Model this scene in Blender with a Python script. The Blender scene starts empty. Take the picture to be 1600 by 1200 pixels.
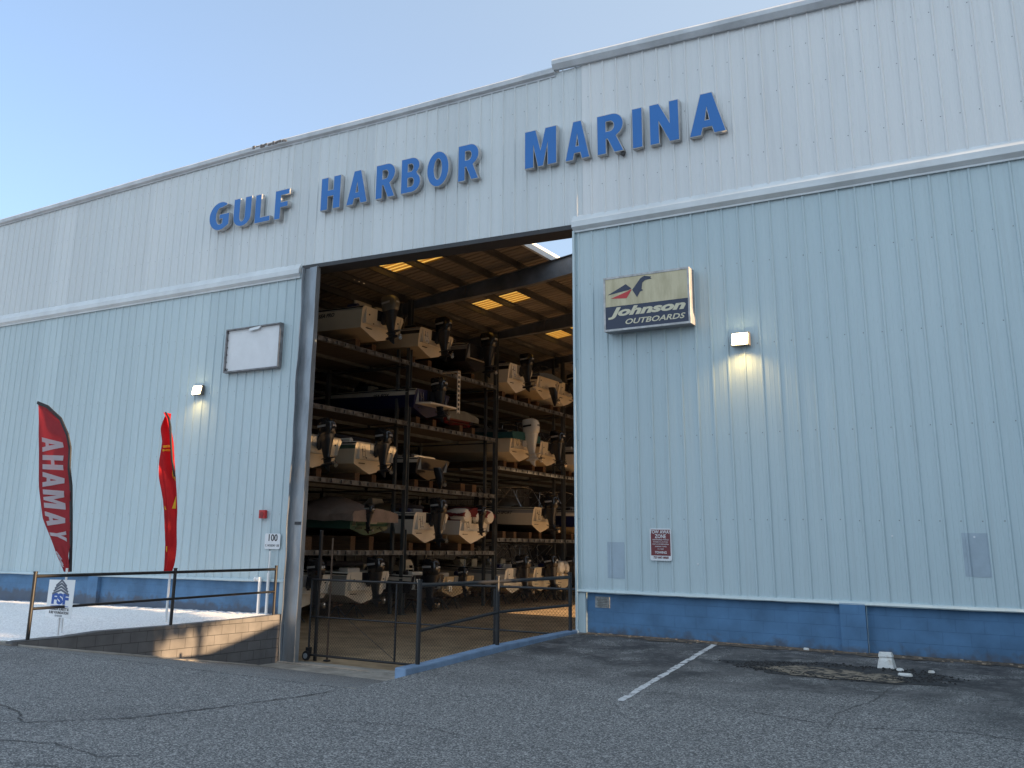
import bpy, bmesh, math, random
from mathutils import Vector, Matrix, Euler
random.seed(7)
R = math.radians
S = bpy.context.scene

# ------------------------------------------------------------------ camera
cam_d = bpy.data.cameras.new("camera"); cam = bpy.data.objects.new("camera", cam_d)
S.collection.objects.link(cam); S.camera = cam
cam_d.sensor_width = 36; cam_d.lens = 1480/1600*36
cam_d.shift_x = 76/1600; cam_d.shift_y = -121/1600
cam_d.clip_end = 3000; cam_d.clip_start = 0.05
Rm = Matrix(((0.84537, 0.11255, 0.52218), (0.53383, -0.21326, -0.81826), (0.01926, 0.97049, -0.24037)))
m4 = Rm.to_4x4(); m4.translation = (0, 0, 1.65)
cam.matrix_world = m4
S.render.resolution_x = 1024; S.render.resolution_y = 768
# ------------------------------------------------------------------ light
SUN_DIR = Vector((-1, -0.006, -0.24)).normalized()      # direction the light travels
elev = math.asin(-SUN_DIR.z)
w = bpy.data.worlds.new("World"); S.world = w; w.use_nodes = True
nt = w.node_tree; bg = nt.nodes['Background']
sky = nt.nodes.new('ShaderNodeTexSky'); sky.sky_type = 'NISHITA'; sky.sun_disc = False
sky.sun_elevation = elev
sky.sun_rotation = math.atan2(-SUN_DIR.x, -SUN_DIR.y)
sky.air_density = 0.8; sky.dust_density = 3.5; sky.ozone_density = 2.2; sky.altitude = 0
# thin high haze, whiter towards the sun's side of the sky
_tc = nt.nodes.new('ShaderNodeTexCoord'); _sx = nt.nodes.new('ShaderNodeSeparateXYZ'); nt.links.new(_tc.outputs['Generated'], _sx.inputs[0])
_no = nt.nodes.new('ShaderNodeTexNoise'); _no.inputs['Scale'].default_value = 1.6; _no.inputs['Detail'].default_value = 4
_mp = nt.nodes.new('ShaderNodeMapping'); _mp.inputs['Scale'].default_value = (1, 1.2, 3); nt.links.new(_tc.outputs['Generated'], _mp.inputs[0]); nt.links.new(_mp.outputs[0], _no.inputs['Vector'])
_ad = nt.nodes.new('ShaderNodeMath'); _ad.operation = 'MULTIPLY_ADD'; _ad.inputs[1].default_value = .18; nt.links.new(_no.outputs['Fac'], _ad.inputs[0]); nt.links.new(_sx.outputs[0], _ad.inputs[2])
_r = nt.nodes.new('ShaderNodeMapRange'); _r.inputs[1].default_value = -.80; _r.inputs[2].default_value = .15; _r.inputs[3].default_value = .20; _r.inputs[4].default_value = .80; nt.links.new(_ad.outputs[0], _r.inputs[0])
_mx = nt.nodes.new('ShaderNodeMix'); _mx.data_type = 'RGBA'; nt.links.new(_r.outputs[0], _mx.inputs['Factor']); nt.links.new(sky.outputs[0], _mx.inputs['A']); _mx.inputs['B'].default_value = (1.72, 2.03, 2.30, 1)
# extra sky brightness added out of view behind the camera to light the facade
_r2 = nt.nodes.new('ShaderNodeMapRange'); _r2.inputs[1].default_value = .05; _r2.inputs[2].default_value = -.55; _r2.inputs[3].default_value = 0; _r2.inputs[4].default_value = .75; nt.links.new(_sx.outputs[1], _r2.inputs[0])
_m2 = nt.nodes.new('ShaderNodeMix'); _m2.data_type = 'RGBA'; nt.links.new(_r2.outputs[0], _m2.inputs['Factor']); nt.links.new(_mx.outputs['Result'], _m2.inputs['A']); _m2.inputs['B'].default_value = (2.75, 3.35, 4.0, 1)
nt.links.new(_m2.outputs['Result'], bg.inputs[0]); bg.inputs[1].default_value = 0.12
sl = bpy.data.lights.new("sun", 'SUN'); sun = bpy.data.objects.new("sun", sl); S.collection.objects.link(sun)
sl.energy = 5.0; sl.angle = R(0.45); sl.color = (1.0, 0.66, 0.36)
sun.rotation_euler = SUN_DIR.to_track_quat('-Z', 'Y').to_euler()
S.view_settings.view_transform = 'Standard'; S.view_settings.look = 'None'
S.view_settings.gamma = 1; S.view_settings.use_curve_mapping = False
S.view_settings.exposure = 1.72
S.cycles.max_bounces = 8; S.cycles.diffuse_bounces = 5; S.cycles.transparent_max_bounces = 16

# ------------------------------------------------------------------ materials
MC = {}
def mat(name, col, rough=0.6, metal=0.0, noise=0.0, nscale=3.0, stretch=(1, 1, 1), bump=0.0, bscale=40.0, col2=None, spec=0.5, thr=(0.35, 0.65), transl=0.0, emit=0.0, coat=0.0):
    if name in MC: return MC[name]
    m = bpy.data.materials.new(name); m.use_nodes = True; n = m.node_tree.nodes; l = m.node_tree.links
    b = n['Principled BSDF']
    b.inputs['Base Color'].default_value = (*col, 1); b.inputs['Roughness'].default_value = rough
    b.inputs['Metallic'].default_value = metal; b.inputs['Specular IOR Level'].default_value = spec
    b.inputs['Coat Weight'].default_value = coat
    tc = n.new('ShaderNodeTexCoord'); g = n.new('ShaderNodeNewGeometry')
    mp = n.new('ShaderNodeMapping'); mp.inputs['Scale'].default_value = stretch
    l.new(g.outputs['Position'], mp.inputs['Vector'])
    if noise > 0 or col2:
        t = n.new('ShaderNodeTexNoise'); t.inputs['Scale'].default_value = nscale; t.inputs['Detail'].default_value = 6; t.inputs['Roughness'].default_value = 0.65
        l.new(mp.outputs[0], t.inputs['Vector'])
        r = n.new('ShaderNodeMapRange'); r.inputs[1].default_value = thr[0]; r.inputs[2].default_value = thr[1]
        l.new(t.outputs['Fac'], r.inputs[0])
        mx = n.new('ShaderNodeMix'); mx.data_type = 'RGBA'
        c2 = col2 if col2 else tuple(max(0, c*(1-noise)) for c in col)
        mx.inputs['A'].default_value = (*col, 1); mx.inputs['B'].default_value = (*c2, 1)
        l.new(r.outputs[0], mx.inputs['Factor']); l.new(mx.outputs['Result'], b.inputs['Base Color'])
    if bump > 0:
        t2 = n.new('ShaderNodeTexNoise'); t2.inputs['Scale'].default_value = bscale; t2.inputs['Detail'].default_value = 4
        l.new(mp.outputs[0], t2.inputs['Vector'])
        bp = n.new('ShaderNodeBump'); bp.inputs['Strength'].default_value = bump; bp.inputs['Distance'].default_value = 0.02
        l.new(t2.outputs['Fac'], bp.inputs['Height']); l.new(bp.outputs[0], b.inputs['Normal'])
    if transl > 0:
        tr = n.new('ShaderNodeBsdfTranslucent'); ms = n.new('ShaderNodeMixShader'); ms.inputs[0].default_value = transl
        tr.inputs[0].default_value = (*col, 1)
        if noise > 0 or col2: l.new(mx.outputs['Result'], tr.inputs[0])
        l.new(b.outputs[0], ms.inputs[1]); l.new(tr.outputs[0], ms.inputs[2]); l.new(ms.outputs[0], n['Material Output'].inputs[0])
    if emit > 0:
        b.inputs['Emission Color'].default_value = (*col, 1); b.inputs['Emission Strength'].default_value = emit
    MC[name] = m
    return m

def siding_mat(name, col, col2, streak):
    """painted metal sheet: broad fading, vertical streaks, small stains"""
    m = bpy.data.materials.new(name); m.use_nodes = True; n = m.node_tree.nodes; l = m.node_tree.links
    b = n['Principled BSDF']; b.inputs['Roughness'].default_value = 0.42
    g = n.new('ShaderNodeNewGeometry')
    def noise(sc, scale, det=5):
        mp = n.new('ShaderNodeMapping'); mp.inputs['Scale'].default_value = sc
        l.new(g.outputs['Position'], mp.inputs['Vector'])
        t = n.new('ShaderNodeTexNoise'); t.inputs['Scale'].default_value = scale; t.inputs['Detail'].default_value = det
        l.new(mp.outputs[0], t.inputs['Vector']); return t.outputs['Fac']
    def mix(fac, a, bcol, lo, hi, amt=1.0):
        r = n.new('ShaderNodeMapRange'); r.inputs[1].default_value = lo; r.inputs[2].default_value = hi; r.inputs[4].default_value = amt
        l.new(fac, r.inputs[0])
        mx = n.new('ShaderNodeMix'); mx.data_type = 'RGBA'; l.new(r.outputs[0], mx.inputs['Factor'])
        if isinstance(a, tuple): mx.inputs['A'].default_value = (*a, 1)
        else: l.new(a, mx.inputs['A'])
        mx.inputs['B'].default_value = (*bcol, 1); return mx.outputs['Result']
    c = mix(noise((1, 1, .25), 0.55), col, col2, .35, .65)
    # whole sheets (0.915 m wide) faded a little differently
    sx = n.new('ShaderNodeSeparateXYZ'); l.new(g.outputs['Position'], sx.inputs[0])
    dv = n.new('ShaderNodeMath'); dv.operation = 'DIVIDE'; dv.inputs[1].default_value = 0.915; l.new(sx.outputs[0], dv.inputs[0])
    fl = n.new('ShaderNodeMath'); fl.operation = 'FLOOR'; l.new(dv.outputs[0], fl.inputs[0])
    wn = n.new('ShaderNodeTexWhiteNoise'); wn.noise_dimensions = '1D'; l.new(fl.outputs[0], wn.inputs['W'])
    c = mix(wn.outputs['Value'], c, tuple(v*.86 for v in col2), .2, 1.0, .55)
    c = mix(noise((4, 4, .12), 3.0), c, streak, .52, .75, .35)
    c = mix(noise((1.5, 1.5, .5), 14.0, 8), c, tuple(v*.8 for v in streak), .62, .8, .3)
    l.new(c, b.inputs['Base Color'])
    bp = n.new('ShaderNodeBump'); bp.inputs['Strength'].default_value = .5; bp.inputs['Distance'].default_value = .03
    l.new(noise((1, 1, .35), 1.9, 3), bp.inputs['Height']); l.new(bp.outputs[0], b.inputs['Normal'])
    return m

def block_mat(name, col, mortar, axis='x', bw=0.4, bh=0.2, depth=0.5, noise=0.15):
    m = bpy.data.materials.new(name); m.use_nodes = True; n = m.node_tree.nodes; l = m.node_tree.links
    b = n['Principled BSDF']; b.inputs['Roughness'].default_value = 0.75
    g = n.new('ShaderNodeNewGeometry'); s = n.new('ShaderNodeSeparateXYZ'); c = n.new('ShaderNodeCombineXYZ')
    l.new(g.outputs['Position'], s.inputs[0])
    l.new(s.outputs[0 if axis == 'x' else 1], c.inputs[0]); l.new(s.outputs[2], c.inputs[1])
    br = n.new('ShaderNodeTexBrick'); br.inputs['Scale'].default_value = 1; br.inputs['Brick Width'].default_value = bw
    br.inputs['Row Height'].default_value = bh; br.inputs['Mortar Size'].default_value = 0.006; br.inputs['Mortar Smooth'].default_value = .6
    l.new(c.outputs[0], br.inputs['Vector'])
    br.inputs['Color1'].default_value = (*col, 1); br.inputs['Color2'].default_value = (*[v*.93 for v in col], 1); br.inputs['Mortar'].default_value = (*mortar, 1)
    t = n.new('ShaderNodeTexNoise'); t.inputs['Scale'].default_value = 2.2; t.inputs['Detail'].default_value = 8; l.new(g.outputs['Position'], t.inputs['Vector'])
    r = n.new('ShaderNodeMapRange'); r.inputs[1].default_value = .3; r.inputs[2].default_value = .7; r.inputs[3].default_value = 1-noise; r.inputs[4].default_value = 1+noise; l.new(t.outputs['Fac'], r.inputs[0])
    mx = n.new('ShaderNodeVectorMath'); mx.operation = 'SCALE'; l.new(br.outputs['Color'], mx.inputs[0]); l.new(r.outputs[0], mx.inputs['Scale'])
    t3 = n.new('ShaderNodeTexNoise'); t3.inputs['Scale'].default_value = 6; t3.inputs['Detail'].default_value = 8; l.new(g.outputs['Position'], t3.inputs['Vector'])
    zz = n.new('ShaderNodeMath'); zz.operation = 'MULTIPLY_ADD'; zz.inputs[1].default_value = .5; l.new(t3.outputs['Fac'], zz.inputs[0]); l.new(s.outputs[2], zz.inputs[2])
    r3 = n.new('ShaderNodeMapRange'); r3.inputs[1].default_value = .36; r3.inputs[2].default_value = .22; r3.inputs[3].default_value = 0; r3.inputs[4].default_value = .65; l.new(zz.outputs[0], r3.inputs[0])
    m3 = n.new('ShaderNodeMix'); m3.data_type = 'RGBA'; l.new(r3.outputs[0], m3.inputs['Factor']); l.new(mx.outputs[0], m3.inputs['A']); m3.inputs['B'].default_value = (.07, .06, .055, 1)
    l.new(m3.outputs['Result'] if axis == 'x' else mx.outputs[0], b.inputs['Base Color'])
    t2 = n.new('ShaderNodeTexNoise'); t2.inputs['Scale'].default_value = 90; l.new(g.outputs['Position'], t2.inputs['Vector'])
    ad = n.new('ShaderNodeMath'); ad.operation = 'MULTIPLY_ADD'; ad.inputs[1].default_value = -1.0; l.new(br.outputs['Fac'], ad.inputs[0])
    ms = n.new('ShaderNodeMath'); ms.operation = 'MULTIPLY'; ms.inputs[1].default_value = .4; l.new(t2.outputs['Fac'], ms.inputs[0]); l.new(ms.outputs[0], ad.inputs[2])
    bp = n.new('ShaderNodeBump'); bp.inputs['Strength'].default_value = depth; bp.inputs['Distance'].default_value = .01; l.new(ad.outputs[0], bp.inputs['Height']); l.new(bp.outputs[0], b.inputs['Normal'])
    return m

def asphalt_mat():
    m = bpy.data.materials.new('asphalt'); m.use_nodes = True; n = m.node_tree.nodes; l = m.node_tree.links
    b = n['Principled BSDF']; g = n.new('ShaderNodeNewGeometry')
    sp = n.new('ShaderNodeSeparateXYZ'); l.new(g.outputs['Position'], sp.inputs[0])
    def noi(scale, det=4, rough=.6):
        t = n.new('ShaderNodeTexNoise'); t.inputs['Scale'].default_value = scale; t.inputs['Detail'].default_value = det; t.inputs['Roughness'].default_value = rough
        l.new(g.outputs['Position'], t.inputs['Vector']); return t.outputs['Fac']
    def mr(x, a, bb, c=0., d=1.):
        r = n.new('ShaderNodeMapRange'); r.inputs[1].default_value = a; r.inputs[2].default_value = bb; r.inputs[3].default_value = c; r.inputs[4].default_value = d
        r.interpolation_type = 'SMOOTHSTEP'; l.new(x, r.inputs[0]); return r.outputs[0]
    def mth(op, x, y):
        k = n.new('ShaderNodeMath'); k.operation = op
        for i, v in enumerate((x, y)):
            if isinstance(v, (int, float)): k.inputs[i].default_value = v
            else: l.new(v, k.inputs[i])
        return k.outputs[0]
    def mixc(f, a, c):
        mx = n.new('ShaderNodeMix'); mx.data_type = 'RGBA'; l.new(f, mx.inputs['Factor'])
        for k, v in (('A', a), ('B', c)):
            if isinstance(v, tuple): mx.inputs[k].default_value = (*v, 1)
            else: l.new(v, mx.inputs[k])
        return mx.outputs['Result']
    vo = n.new('ShaderNodeTexVoronoi'); vo.inputs['Scale'].default_value = 72; l.new(g.outputs['Position'], vo.inputs['Vector'])
    wn = n.new('ShaderNodeSeparateColor'); l.new(vo.outputs['Color'], wn.inputs[0])
    stone = mixc(mr(wn.outputs[0], .35, 1.0), (.050, .052, .055), (.40, .40, .39))
    vo2 = n.new('ShaderNodeTexVoronoi'); vo2.inputs['Scale'].default_value = 26; l.new(g.outputs['Position'], vo2.inputs['Vector'])
    wn2 = n.new('ShaderNodeSeparateColor'); l.new(vo2.outputs['Color'], wn2.inputs[0])
    fleck = mth('MULTIPLY', mr(wn2.outputs[1], .80, .86), mr(vo2.outputs['Distance'], .30, .18))
    stone = mixc(mth('MULTIPLY', fleck, .85), stone, (.50, .49, .47))
    pale = mixc(mr(noi(.5, 5), .35, .65), (.088, .090, .093), (.115, .117, .12))
    surf = mixc(mr(noi(70, 2), .4, .6, .55, .95), pale, stone)
    # worn tar: patchy dark sealed zones near the wall on the lot side
    edge = mth('ADD', sp.outputs[1], mth('MULTIPLY', mth('SUBTRACT', noi(.55, 6), .5), 6.5))
    lot = mr(sp.outputs[0], -8.6, -8.0)
    tar = mth('MULTIPLY', mr(edge, 11.6, 14.6), lot)
    wear = mr(noi(2.6, 9, .75), .46, .62)
    tarc = mixc(wear, (.017, .018, .021), (.095, .093, .095))
    surf = mixc(mth('MULTIPLY', tar, mr(noi(1.3, 7, .7), .36, .54, .10, .97)), surf, tarc)
    # stains on the open road
    st = mth('MULTIPLY', mr(noi(.45, 8, .7), .50, .68), .28)
    surf = mixc(st, surf, (.035, .034, .036))
    l.new(surf, b.inputs['Base Color']); b.inputs['Roughness'].default_value = .8
    h = mth('ADD', mth('MULTIPLY', wn.outputs[0], .7), mth('MULTIPLY', noi(30, 4), .9))
    bp = n.new('ShaderNodeBump'); bp.inputs['Strength'].default_value = .9; bp.inputs['Distance'].default_value = .006
    l.new(h, bp.inputs['Height']); l.new(bp.outputs[0], b.inputs['Normal'])
    return m

ASPH = asphalt_mat()
M_low = siding_mat('pale_blue_siding', (.45, .545, .575), (.41, .51, .545), (.34, .40, .415))
M_up = siding_mat('white_siding', (.59, .625, .635), (.55, .595, .61), (.44, .465, .475))
M_up2 = siding_mat('newer_white_siding', (.67, .68, .68), (.64, .66, .665), (.51, .52, .525))
M_base = block_mat('blue_block', (.070, .165, .30), (.060, .14, .265), 'x', .4, .2, .45, .22)
M_ret = block_mat('grey_block', (.105, .104, .108), (.045, .045, .047), 'y', .4, .2, .9, .25)
M_kerb = mat('blue_kerb', (.14, .22, .34), .7, noise=.3, nscale=3, bump=.4)
M_trimw = mat('white_trim', (.62, .66, .68), .45, noise=.15, nscale=1.2, stretch=(1, 1, 1), bump=.1, bscale=2)
M_gutter = mat('grey_gutter', (.54, .57, .60), .45, noise=.25, nscale=1.5)
M_dark = mat('dark_steel', (.035, .036, .04), .6, noise=.3, nscale=4)
M_galv = mat('galvanised_steel', (.30, .33, .36), .42, metal=.55, noise=.45, nscale=1.6, stretch=(1, 1, .35), bump=.25, bscale=4)
M_raft = mat('painted_rafter', (.20, .21, .23), .5, noise=.4, nscale=1.3)
M_purl = mat('purlin_steel', (.09, .085, .08), .6, noise=.3, nscale=2)
M_roof = mat('roof_sheet_underside', (.28, .24, .20), .6, noise=.35, nscale=.8, stretch=(.3, 3, 1))
M_skyl = mat('fibreglass_skylight', (.80, .46, .09), .6, transl=.85)
M_rack = mat('rack_steel', (.11, .12, .125), .5, metal=.3, noise=.4, nscale=2.5, stretch=(1, 1, .4))
M_shelf = mat('galvanised_shelf_edge', (.19, .195, .20), .5, metal=.25, noise=.65, nscale=3.2, thr=(.42, .58))
M_deckw = mat('rack_decking', (.085, .07, .06), .85, noise=.45, nscale=2.0, stretch=(.2, 3, 1))
M_wood = mat('timber_bunk', (.13, .07, .035), .85, noise=.5, nscale=5, stretch=(.3, 4, 4))
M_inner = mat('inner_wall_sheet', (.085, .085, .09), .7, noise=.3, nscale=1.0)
M_floor = mat('worn_floor', (.46, .34, .21), .8, noise=.5, nscale=.9, bump=.4, bscale=20)
M_conc = mat('pale_concrete', (.34, .32, .285), .85, noise=.4, nscale=2.5, bump=.5, bscale=30)
M_black = mat('black_pipe', (.008, .008, .009), .45)
M_white = mat('white_paint', (.66, .68, .70), .5, noise=.08)
M_pvc = mat('white_pvc', (.75, .76, .76), .4)
M_line = mat('worn_line_paint', (.50, .51, .52), .7, col2=(.10, .10, .105), nscale=9, thr=(.50, .60), bump=.4, bscale=60)

# ------------------------------------------------------------------ mesh helpers
class MB:
    def __init__(s): s.v = []; s.f = []; s.mi = []; s.cur = 0
    def add(s, vs, fs):
        o = len(s.v); s.v += [tuple(x) for x in vs]
        for f in fs: s.f.append(tuple(i+o for i in f)); s.mi.append(s.cur)
        return s
    def box(s, x0, x1, y0, y1, z0, z1):
        v = [(x, y, z) for x in (x0, x1) for y in (y0, y1) for z in (z0, z1)]
        return s.add(v, [(0, 1, 3, 2), (4, 6, 7, 5), (0, 4, 5, 1), (2, 3, 7, 6), (0, 2, 6, 4), (1, 5, 7, 3)])
    def bar(s, a, b, w, h=None, n=None, up=(0, 0, 1)):
        a = Vector(a); b = Vector(b); h = h or w; d = (b-a).normalized(); up = Vector(up)
        if abs(d.dot(up)) > .98: up = Vector((1, 0, 0))
        u = d.cross(up).normalized(); q = u.cross(d).normalized()
        if n:
            k = [(math.cos(2*math.pi*i/n)*w, math.sin(2*math.pi*i/n)*w) for i in range(n)]
        else: k = [(-w/2, -h/2), (w/2, -h/2), (w/2, h/2), (-w/2, h/2)]
        N = len(k); vs = [p+u*x+q*y for p in (a, b) for x, y in k]
        fs = [(i, (i+1) % N, N+(i+1) % N, N+i) for i in range(N)]+[tuple(range(N))[::-1], tuple(range(N, 2*N))]
        return s.add(vs, fs)
    def tube(s, pts, r, n=8):
        for a, b in zip(pts[:-1], pts[1:]): s.bar(a, b, r, n=n)
        return s
    def loft(s, rings, cap=True, close=True):
        n = len(rings[0]); vs = [p for r in rings for p in r]; fs = []
        for i in range(len(rings)-1):
            for j in range(n if close else n-1):
                k = (j+1) % n
                fs.append((i*n+j, i*n+k, (i+1)*n+k, (i+1)*n+j))
        if cap: fs += [tuple(range(n))[::-1], tuple(range((len(rings)-1)*n, len(rings)*n))]
        return s.add(vs, fs)
    def prof_x(s, prof, x0, x1, dz=(0, 0)):
        """closed (y,z) profile extruded along x; dz shifts z at the two ends"""
        return s.loft([[(x0, y, z+dz[0]) for y, z in prof], [(x1, y, z+dz[1]) for y, z in prof]])
    def build(s, name, mats, parent=None, smooth=False, bevel=0, loc=None):
        me = bpy.data.meshes.new(name); me.from_pydata(s.v, [], s.f)
        if not isinstance(mats, (list, tuple)): mats = [mats]
        for m in mats: me.materials.append(m)
        for p, i in zip(me.polygons, s.mi): p.material_index = i
        bm = bmesh.new(); bm.from_mesh(me); bmesh.ops.recalc_face_normals(bm, faces=bm.faces)
        bm.to_mesh(me); bm.free()
        if smooth:
            for p in me.polygons: p.use_smooth = True
            me.set_sharp_from_angle(angle=R(38))
        me.update()
        o = bpy.data.objects.new(name, me); S.collection.objects.link(o)
        if loc: o.location = loc
        if parent: o.parent = parent
        if bevel:
            b = o.modifiers.new('bevel', 'BEVEL'); b.width = bevel; b.segments = 2; b.limit_method = 'ANGLE'
        return o
def tag(o, label=None, cat=None, group=None, kind=None):
    if label: o['label'] = label
    if cat: o['category'] = cat
    if group: o['group'] = group
    if kind: o['kind'] = kind
    return o
def thing(name, label, cat, loc=(0, 0, 0), rz=0, group=None):
    o = bpy.data.objects.new(name, None); S.collection.objects.link(o); o.location = loc; o.rotation_euler = (0, 0, rz)
    o.empty_display_size = .2
    return tag(o, label, cat, group)
def struct(mb, name, m, **k): return tag(mb.build(name, m, **k), kind='structure')
def text_mesh(name, body, size, m, parent, loc, rot=(R(90), 0, 0), ext=.002, off=0.0, shear=0, align='CENTER', sx=1.0, spacing=1.0):
    cu = bpy.data.curves.new('txt', 'FONT'); cu.body = body; cu.size = size; cu.extrude = ext; cu.offset = off; cu.shear = shear
    cu.align_x = align; cu.align_y = 'CENTER'; cu.space_character = spacing; cu.resolution_u = 3
    t = bpy.data.objects.new('txt', cu); me = bpy.data.meshes.new_from_object(t); bpy.data.objects.remove(t)
    me.materials.clear(); me.materials.append(m)
    for p in me.polygons: p.material_index = 0
    o = bpy.data.objects.new(name, me); S.collection.objects.link(o); o.parent = parent; o.location = loc; o.rotation_euler = rot; o.scale = (sx, 1, 1)
    return o
def fit(o, w_, h_):
    xs_ = [v.co.x for v in o.data.vertices]; ys_ = [v.co.y for v in o.data.vertices]
    a, b, c, d = min(xs_), max(xs_), min(ys_), max(ys_)
    for v in o.data.vertices: v.co.x = (v.co.x-(a+b)/2)*w_/(b-a); v.co.y = (v.co.y-(c+d)/2)*h_/(d-c)
    o.scale = (1, 1, 1); return o
def lerp(a, b, t): return a+(b-a)*t
YF = 17.34
def interp(pts, x):
    if x <= pts[0][0]: return pts[0][1]
    for (a, b), (c, d) in zip(pts[:-1], pts[1:]):
        if x <= c: return lerp(b, d, (x-a)/(c-a))
    return pts[-1][1]

# ------------------------------------------------------------------ ground
def zlot(y): return -.22*(YF-y)/5.84
def grid(xs, ys, zf):
    mb = MB(); nx = len(xs)
    mb.add([(x, y, zf(x, y)) for y in ys for x in xs], [(j*nx+i, j*nx+i+1, (j+1)*nx+i+1, (j+1)*nx+i) for j in range(len(ys)-1) for i in range(nx-1)])
    return mb
rng = [i*.5 for i in range(-80, 61)]
struct(grid([-900, -300, -100, -60]+rng+[60, 100, 300, 900], [-900, -200, -60, -20, -8, 0, 4, 8, 9.5, 10.5], lambda x, y: -.30 if y <= 8 else lerp(-.30, -.26, (y-8)/2.5)), 'road', ASPH)
struct(grid([-8.26, -7, -5, -3, -1, 1, 3, 5, 8, 12, 20, 40], [10.44, 12, 13.5, 15, 16.5, YF+.06], lambda x, y: -.2592 if y < 10.5 else zlot(y)+.004), 'parking_lot', ASPH)
struct(grid([-15.84, -12, -8.46], [10.44, 10.5, 11.5, 13, 15, 16.52], lambda x, y: -.257 if y < 10.6 else lerp(-.26, -1.13, (y-10.5)/6)), 'driveway', ASPH)
struct(MB().box(-15.84, -8.46, 16.5, 17.16, -1.5, -1.125).box(-16.05, -8.46, 17.16, 17.62, -1.5, -1.095), 'concrete_threshold', M_conc)
struct(grid([-900, -31.5, -22, -8, 3.2, 900], [17.62, 20, 62, 900], lambda x, y: -1.10), 'warehouse_floor', M_floor)
gravel_m = mat('white_gravel', (.84, .85, .86), .9, col2=(.62, .62, .63), nscale=26, thr=(.42, .62), bump=1.0, bscale=30)
def zgr(x, y):
    w_ = lerp(-.09, -.30, min(1, max(0, (-16-x)/11))); f = lerp(-.2, -.30, min(1, max(0, (-16-x)/11)))
    return lerp(f, w_, (y-10.62)/6.8)+random.uniform(-.018, .018)
xs = [-34+i*.12 for i in range(150)]+[-16.03]; ys = [10.62+i*.12 for i in range(57)]+[17.42]
tag(grid(xs, ys, zgr).build('gravel', gravel_m, smooth=True), kind='stuff')
struct(MB().box(-60, -15.84, 10.46, 10.62, -.6, -.235), 'gravel_kerb', mat('kerb_old', (.20, .18, .155), .9, noise=.5, nscale=3, bump=.6), bevel=.02)
# parking-lot dirt, marks
def blob(cx, cy, rx, ry, n, jit, zoff, ang=0):
    pts = []
    ph = [random.uniform(0, 6.28) for _ in range(5)]
    for i in range(n):
        a = 2*math.pi*i/n; k = 1+jit*(math.sin(2*a+ph[0])*.5+math.sin(5*a+ph[1])*.4+math.sin(11*a+ph[2])*.35+random.uniform(-.25, .25))
        x = rx*math.cos(a)*k; y = ry*math.sin(a)*k
        X = cx+x*math.cos(ang)-y*math.sin(ang); Y = min(17.3, cy+x*math.sin(ang)+y*math.cos(ang))
        pts.append((X, Y, zlot(Y)+zoff+.004))
    mb = MB(); mb.add([(cx, cy, zlot(cy)+zoff+.004)]+pts, [(0, 1+i, 1+(i+1) % n) for i in range(n)])
    return mb
M_tar = mat('fresh_tar_rim', (.010, .010, .012), .7, col2=(.05, .047, .045), nscale=7, thr=(.55, .72), bump=1, bscale=25)
M_sand = mat('broken_surface_sand', (.21, .175, .13), .95, col2=(.020, .019, .019), nscale=8.5, thr=(.43, .56), bump=1.0, bscale=45)
struct(blob(-3.15, 15.2, 1.42, .74, 90, .20, .005), 'pothole_rim', M_tar)
struct(blob(-3.2, 14.95, 1.05, .40, 90, .24, .010), 'pothole_sand', M_sand)
mb = MB(); n = 90; pts = []
for i in range(n+1):
    x = -8.1+i*(14/n); pts += [(x, 17.335, zlot(17.335)+.016), (x, 16.98+random.uniform(-.07, .09)+.08*math.sin(i*.5), zlot(17.0)+.010)]
mb.add(pts, [(2*i, 2*i+1, 2*i+3, 2*i+2) for i in range(n)])
struct(mb, 'soil_strip', mat('dry_soil', (.135, .105, .075), .95, col2=(.03, .028, .027), nscale=6, thr=(.42, .62), bump=1, bscale=40))
mb = MB(); n = 60; pts = []
for i in range(n+1):
    t = i/n; y = lerp(17.05, 11.55, t); x = lerp(-5.56, -4.98, t)+random.uniform(-.008, .008); wv = .047+random.uniform(-.008, .008)
    pts += [(x-wv, y, zlot(y)+.009), (x+wv, y, zlot(y)+.009)]
mb.add(pts, [(2*i, 2*i+1, 2*i+3, 2*i+2) for i in range(n)])
struct(mb, 'parking_line', M_line)
M_crack = mat('asphalt_crack', (.045, .045, .046), .95, col2=(.10, .10, .102), nscale=12, thr=(.45, .6))
def crack(pts, wd, zoff=.004):
    P = []; 
    for (a, b) in zip(pts[:-1], pts[1:]):
        L = math.dist(a, b); k = max(2, int(L/.07))
        for i in range(k):
            t = i/k; P.append((lerp(a[0], b[0], t)+random.uniform(-.022, .022), lerp(a[1], b[1], t)+random.uniform(-.022, .022)))
    mb = MB(); vs = []
    for i, (x, y) in enumerate(P):
        q = P[min(i+1, len(P)-1)]; p = P[max(i-1, 0)]; dx, dy = q[0]-p[0], q[1]-p[1]; L = math.hypot(dx, dy) or 1
        ww = wd*random.uniform(.25, 1.0)*min(1, i/4+.1, (len(P)-1-i)/4+.1)
        z = (zlot(y) if (x > -8.3 and y > 10.5) else (-.30 if y <= 8 else lerp(-.30, -.26, (y-8)/2.5)))+zoff+.004
        vs += [(x-dy/L*ww, y+dx/L*ww, z), (x+dy/L*ww, y-dx/L*ww, z)]
    mb.add(vs, [(2*i, 2*i+1, 2*i+3, 2*i+2) for i in range(len(P)-1)])
    return struct(mb, 'road_crack', M_crack)
crack([(-9.9, 6.3), (-9.0, 7.5), (-8.7, 8.6), (-8.45, 9.6), (-8.35, 10.4)], .022)
crack([(-12.5, 7.1), (-11.2, 7.2), (-10.3, 7.0), (-9.6, 6.6)], .018)
crack([(-9.2, 5.9), (-8.5, 6.2), (-7.7, 6.1), (-7.2, 6.5)], .014)
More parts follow.
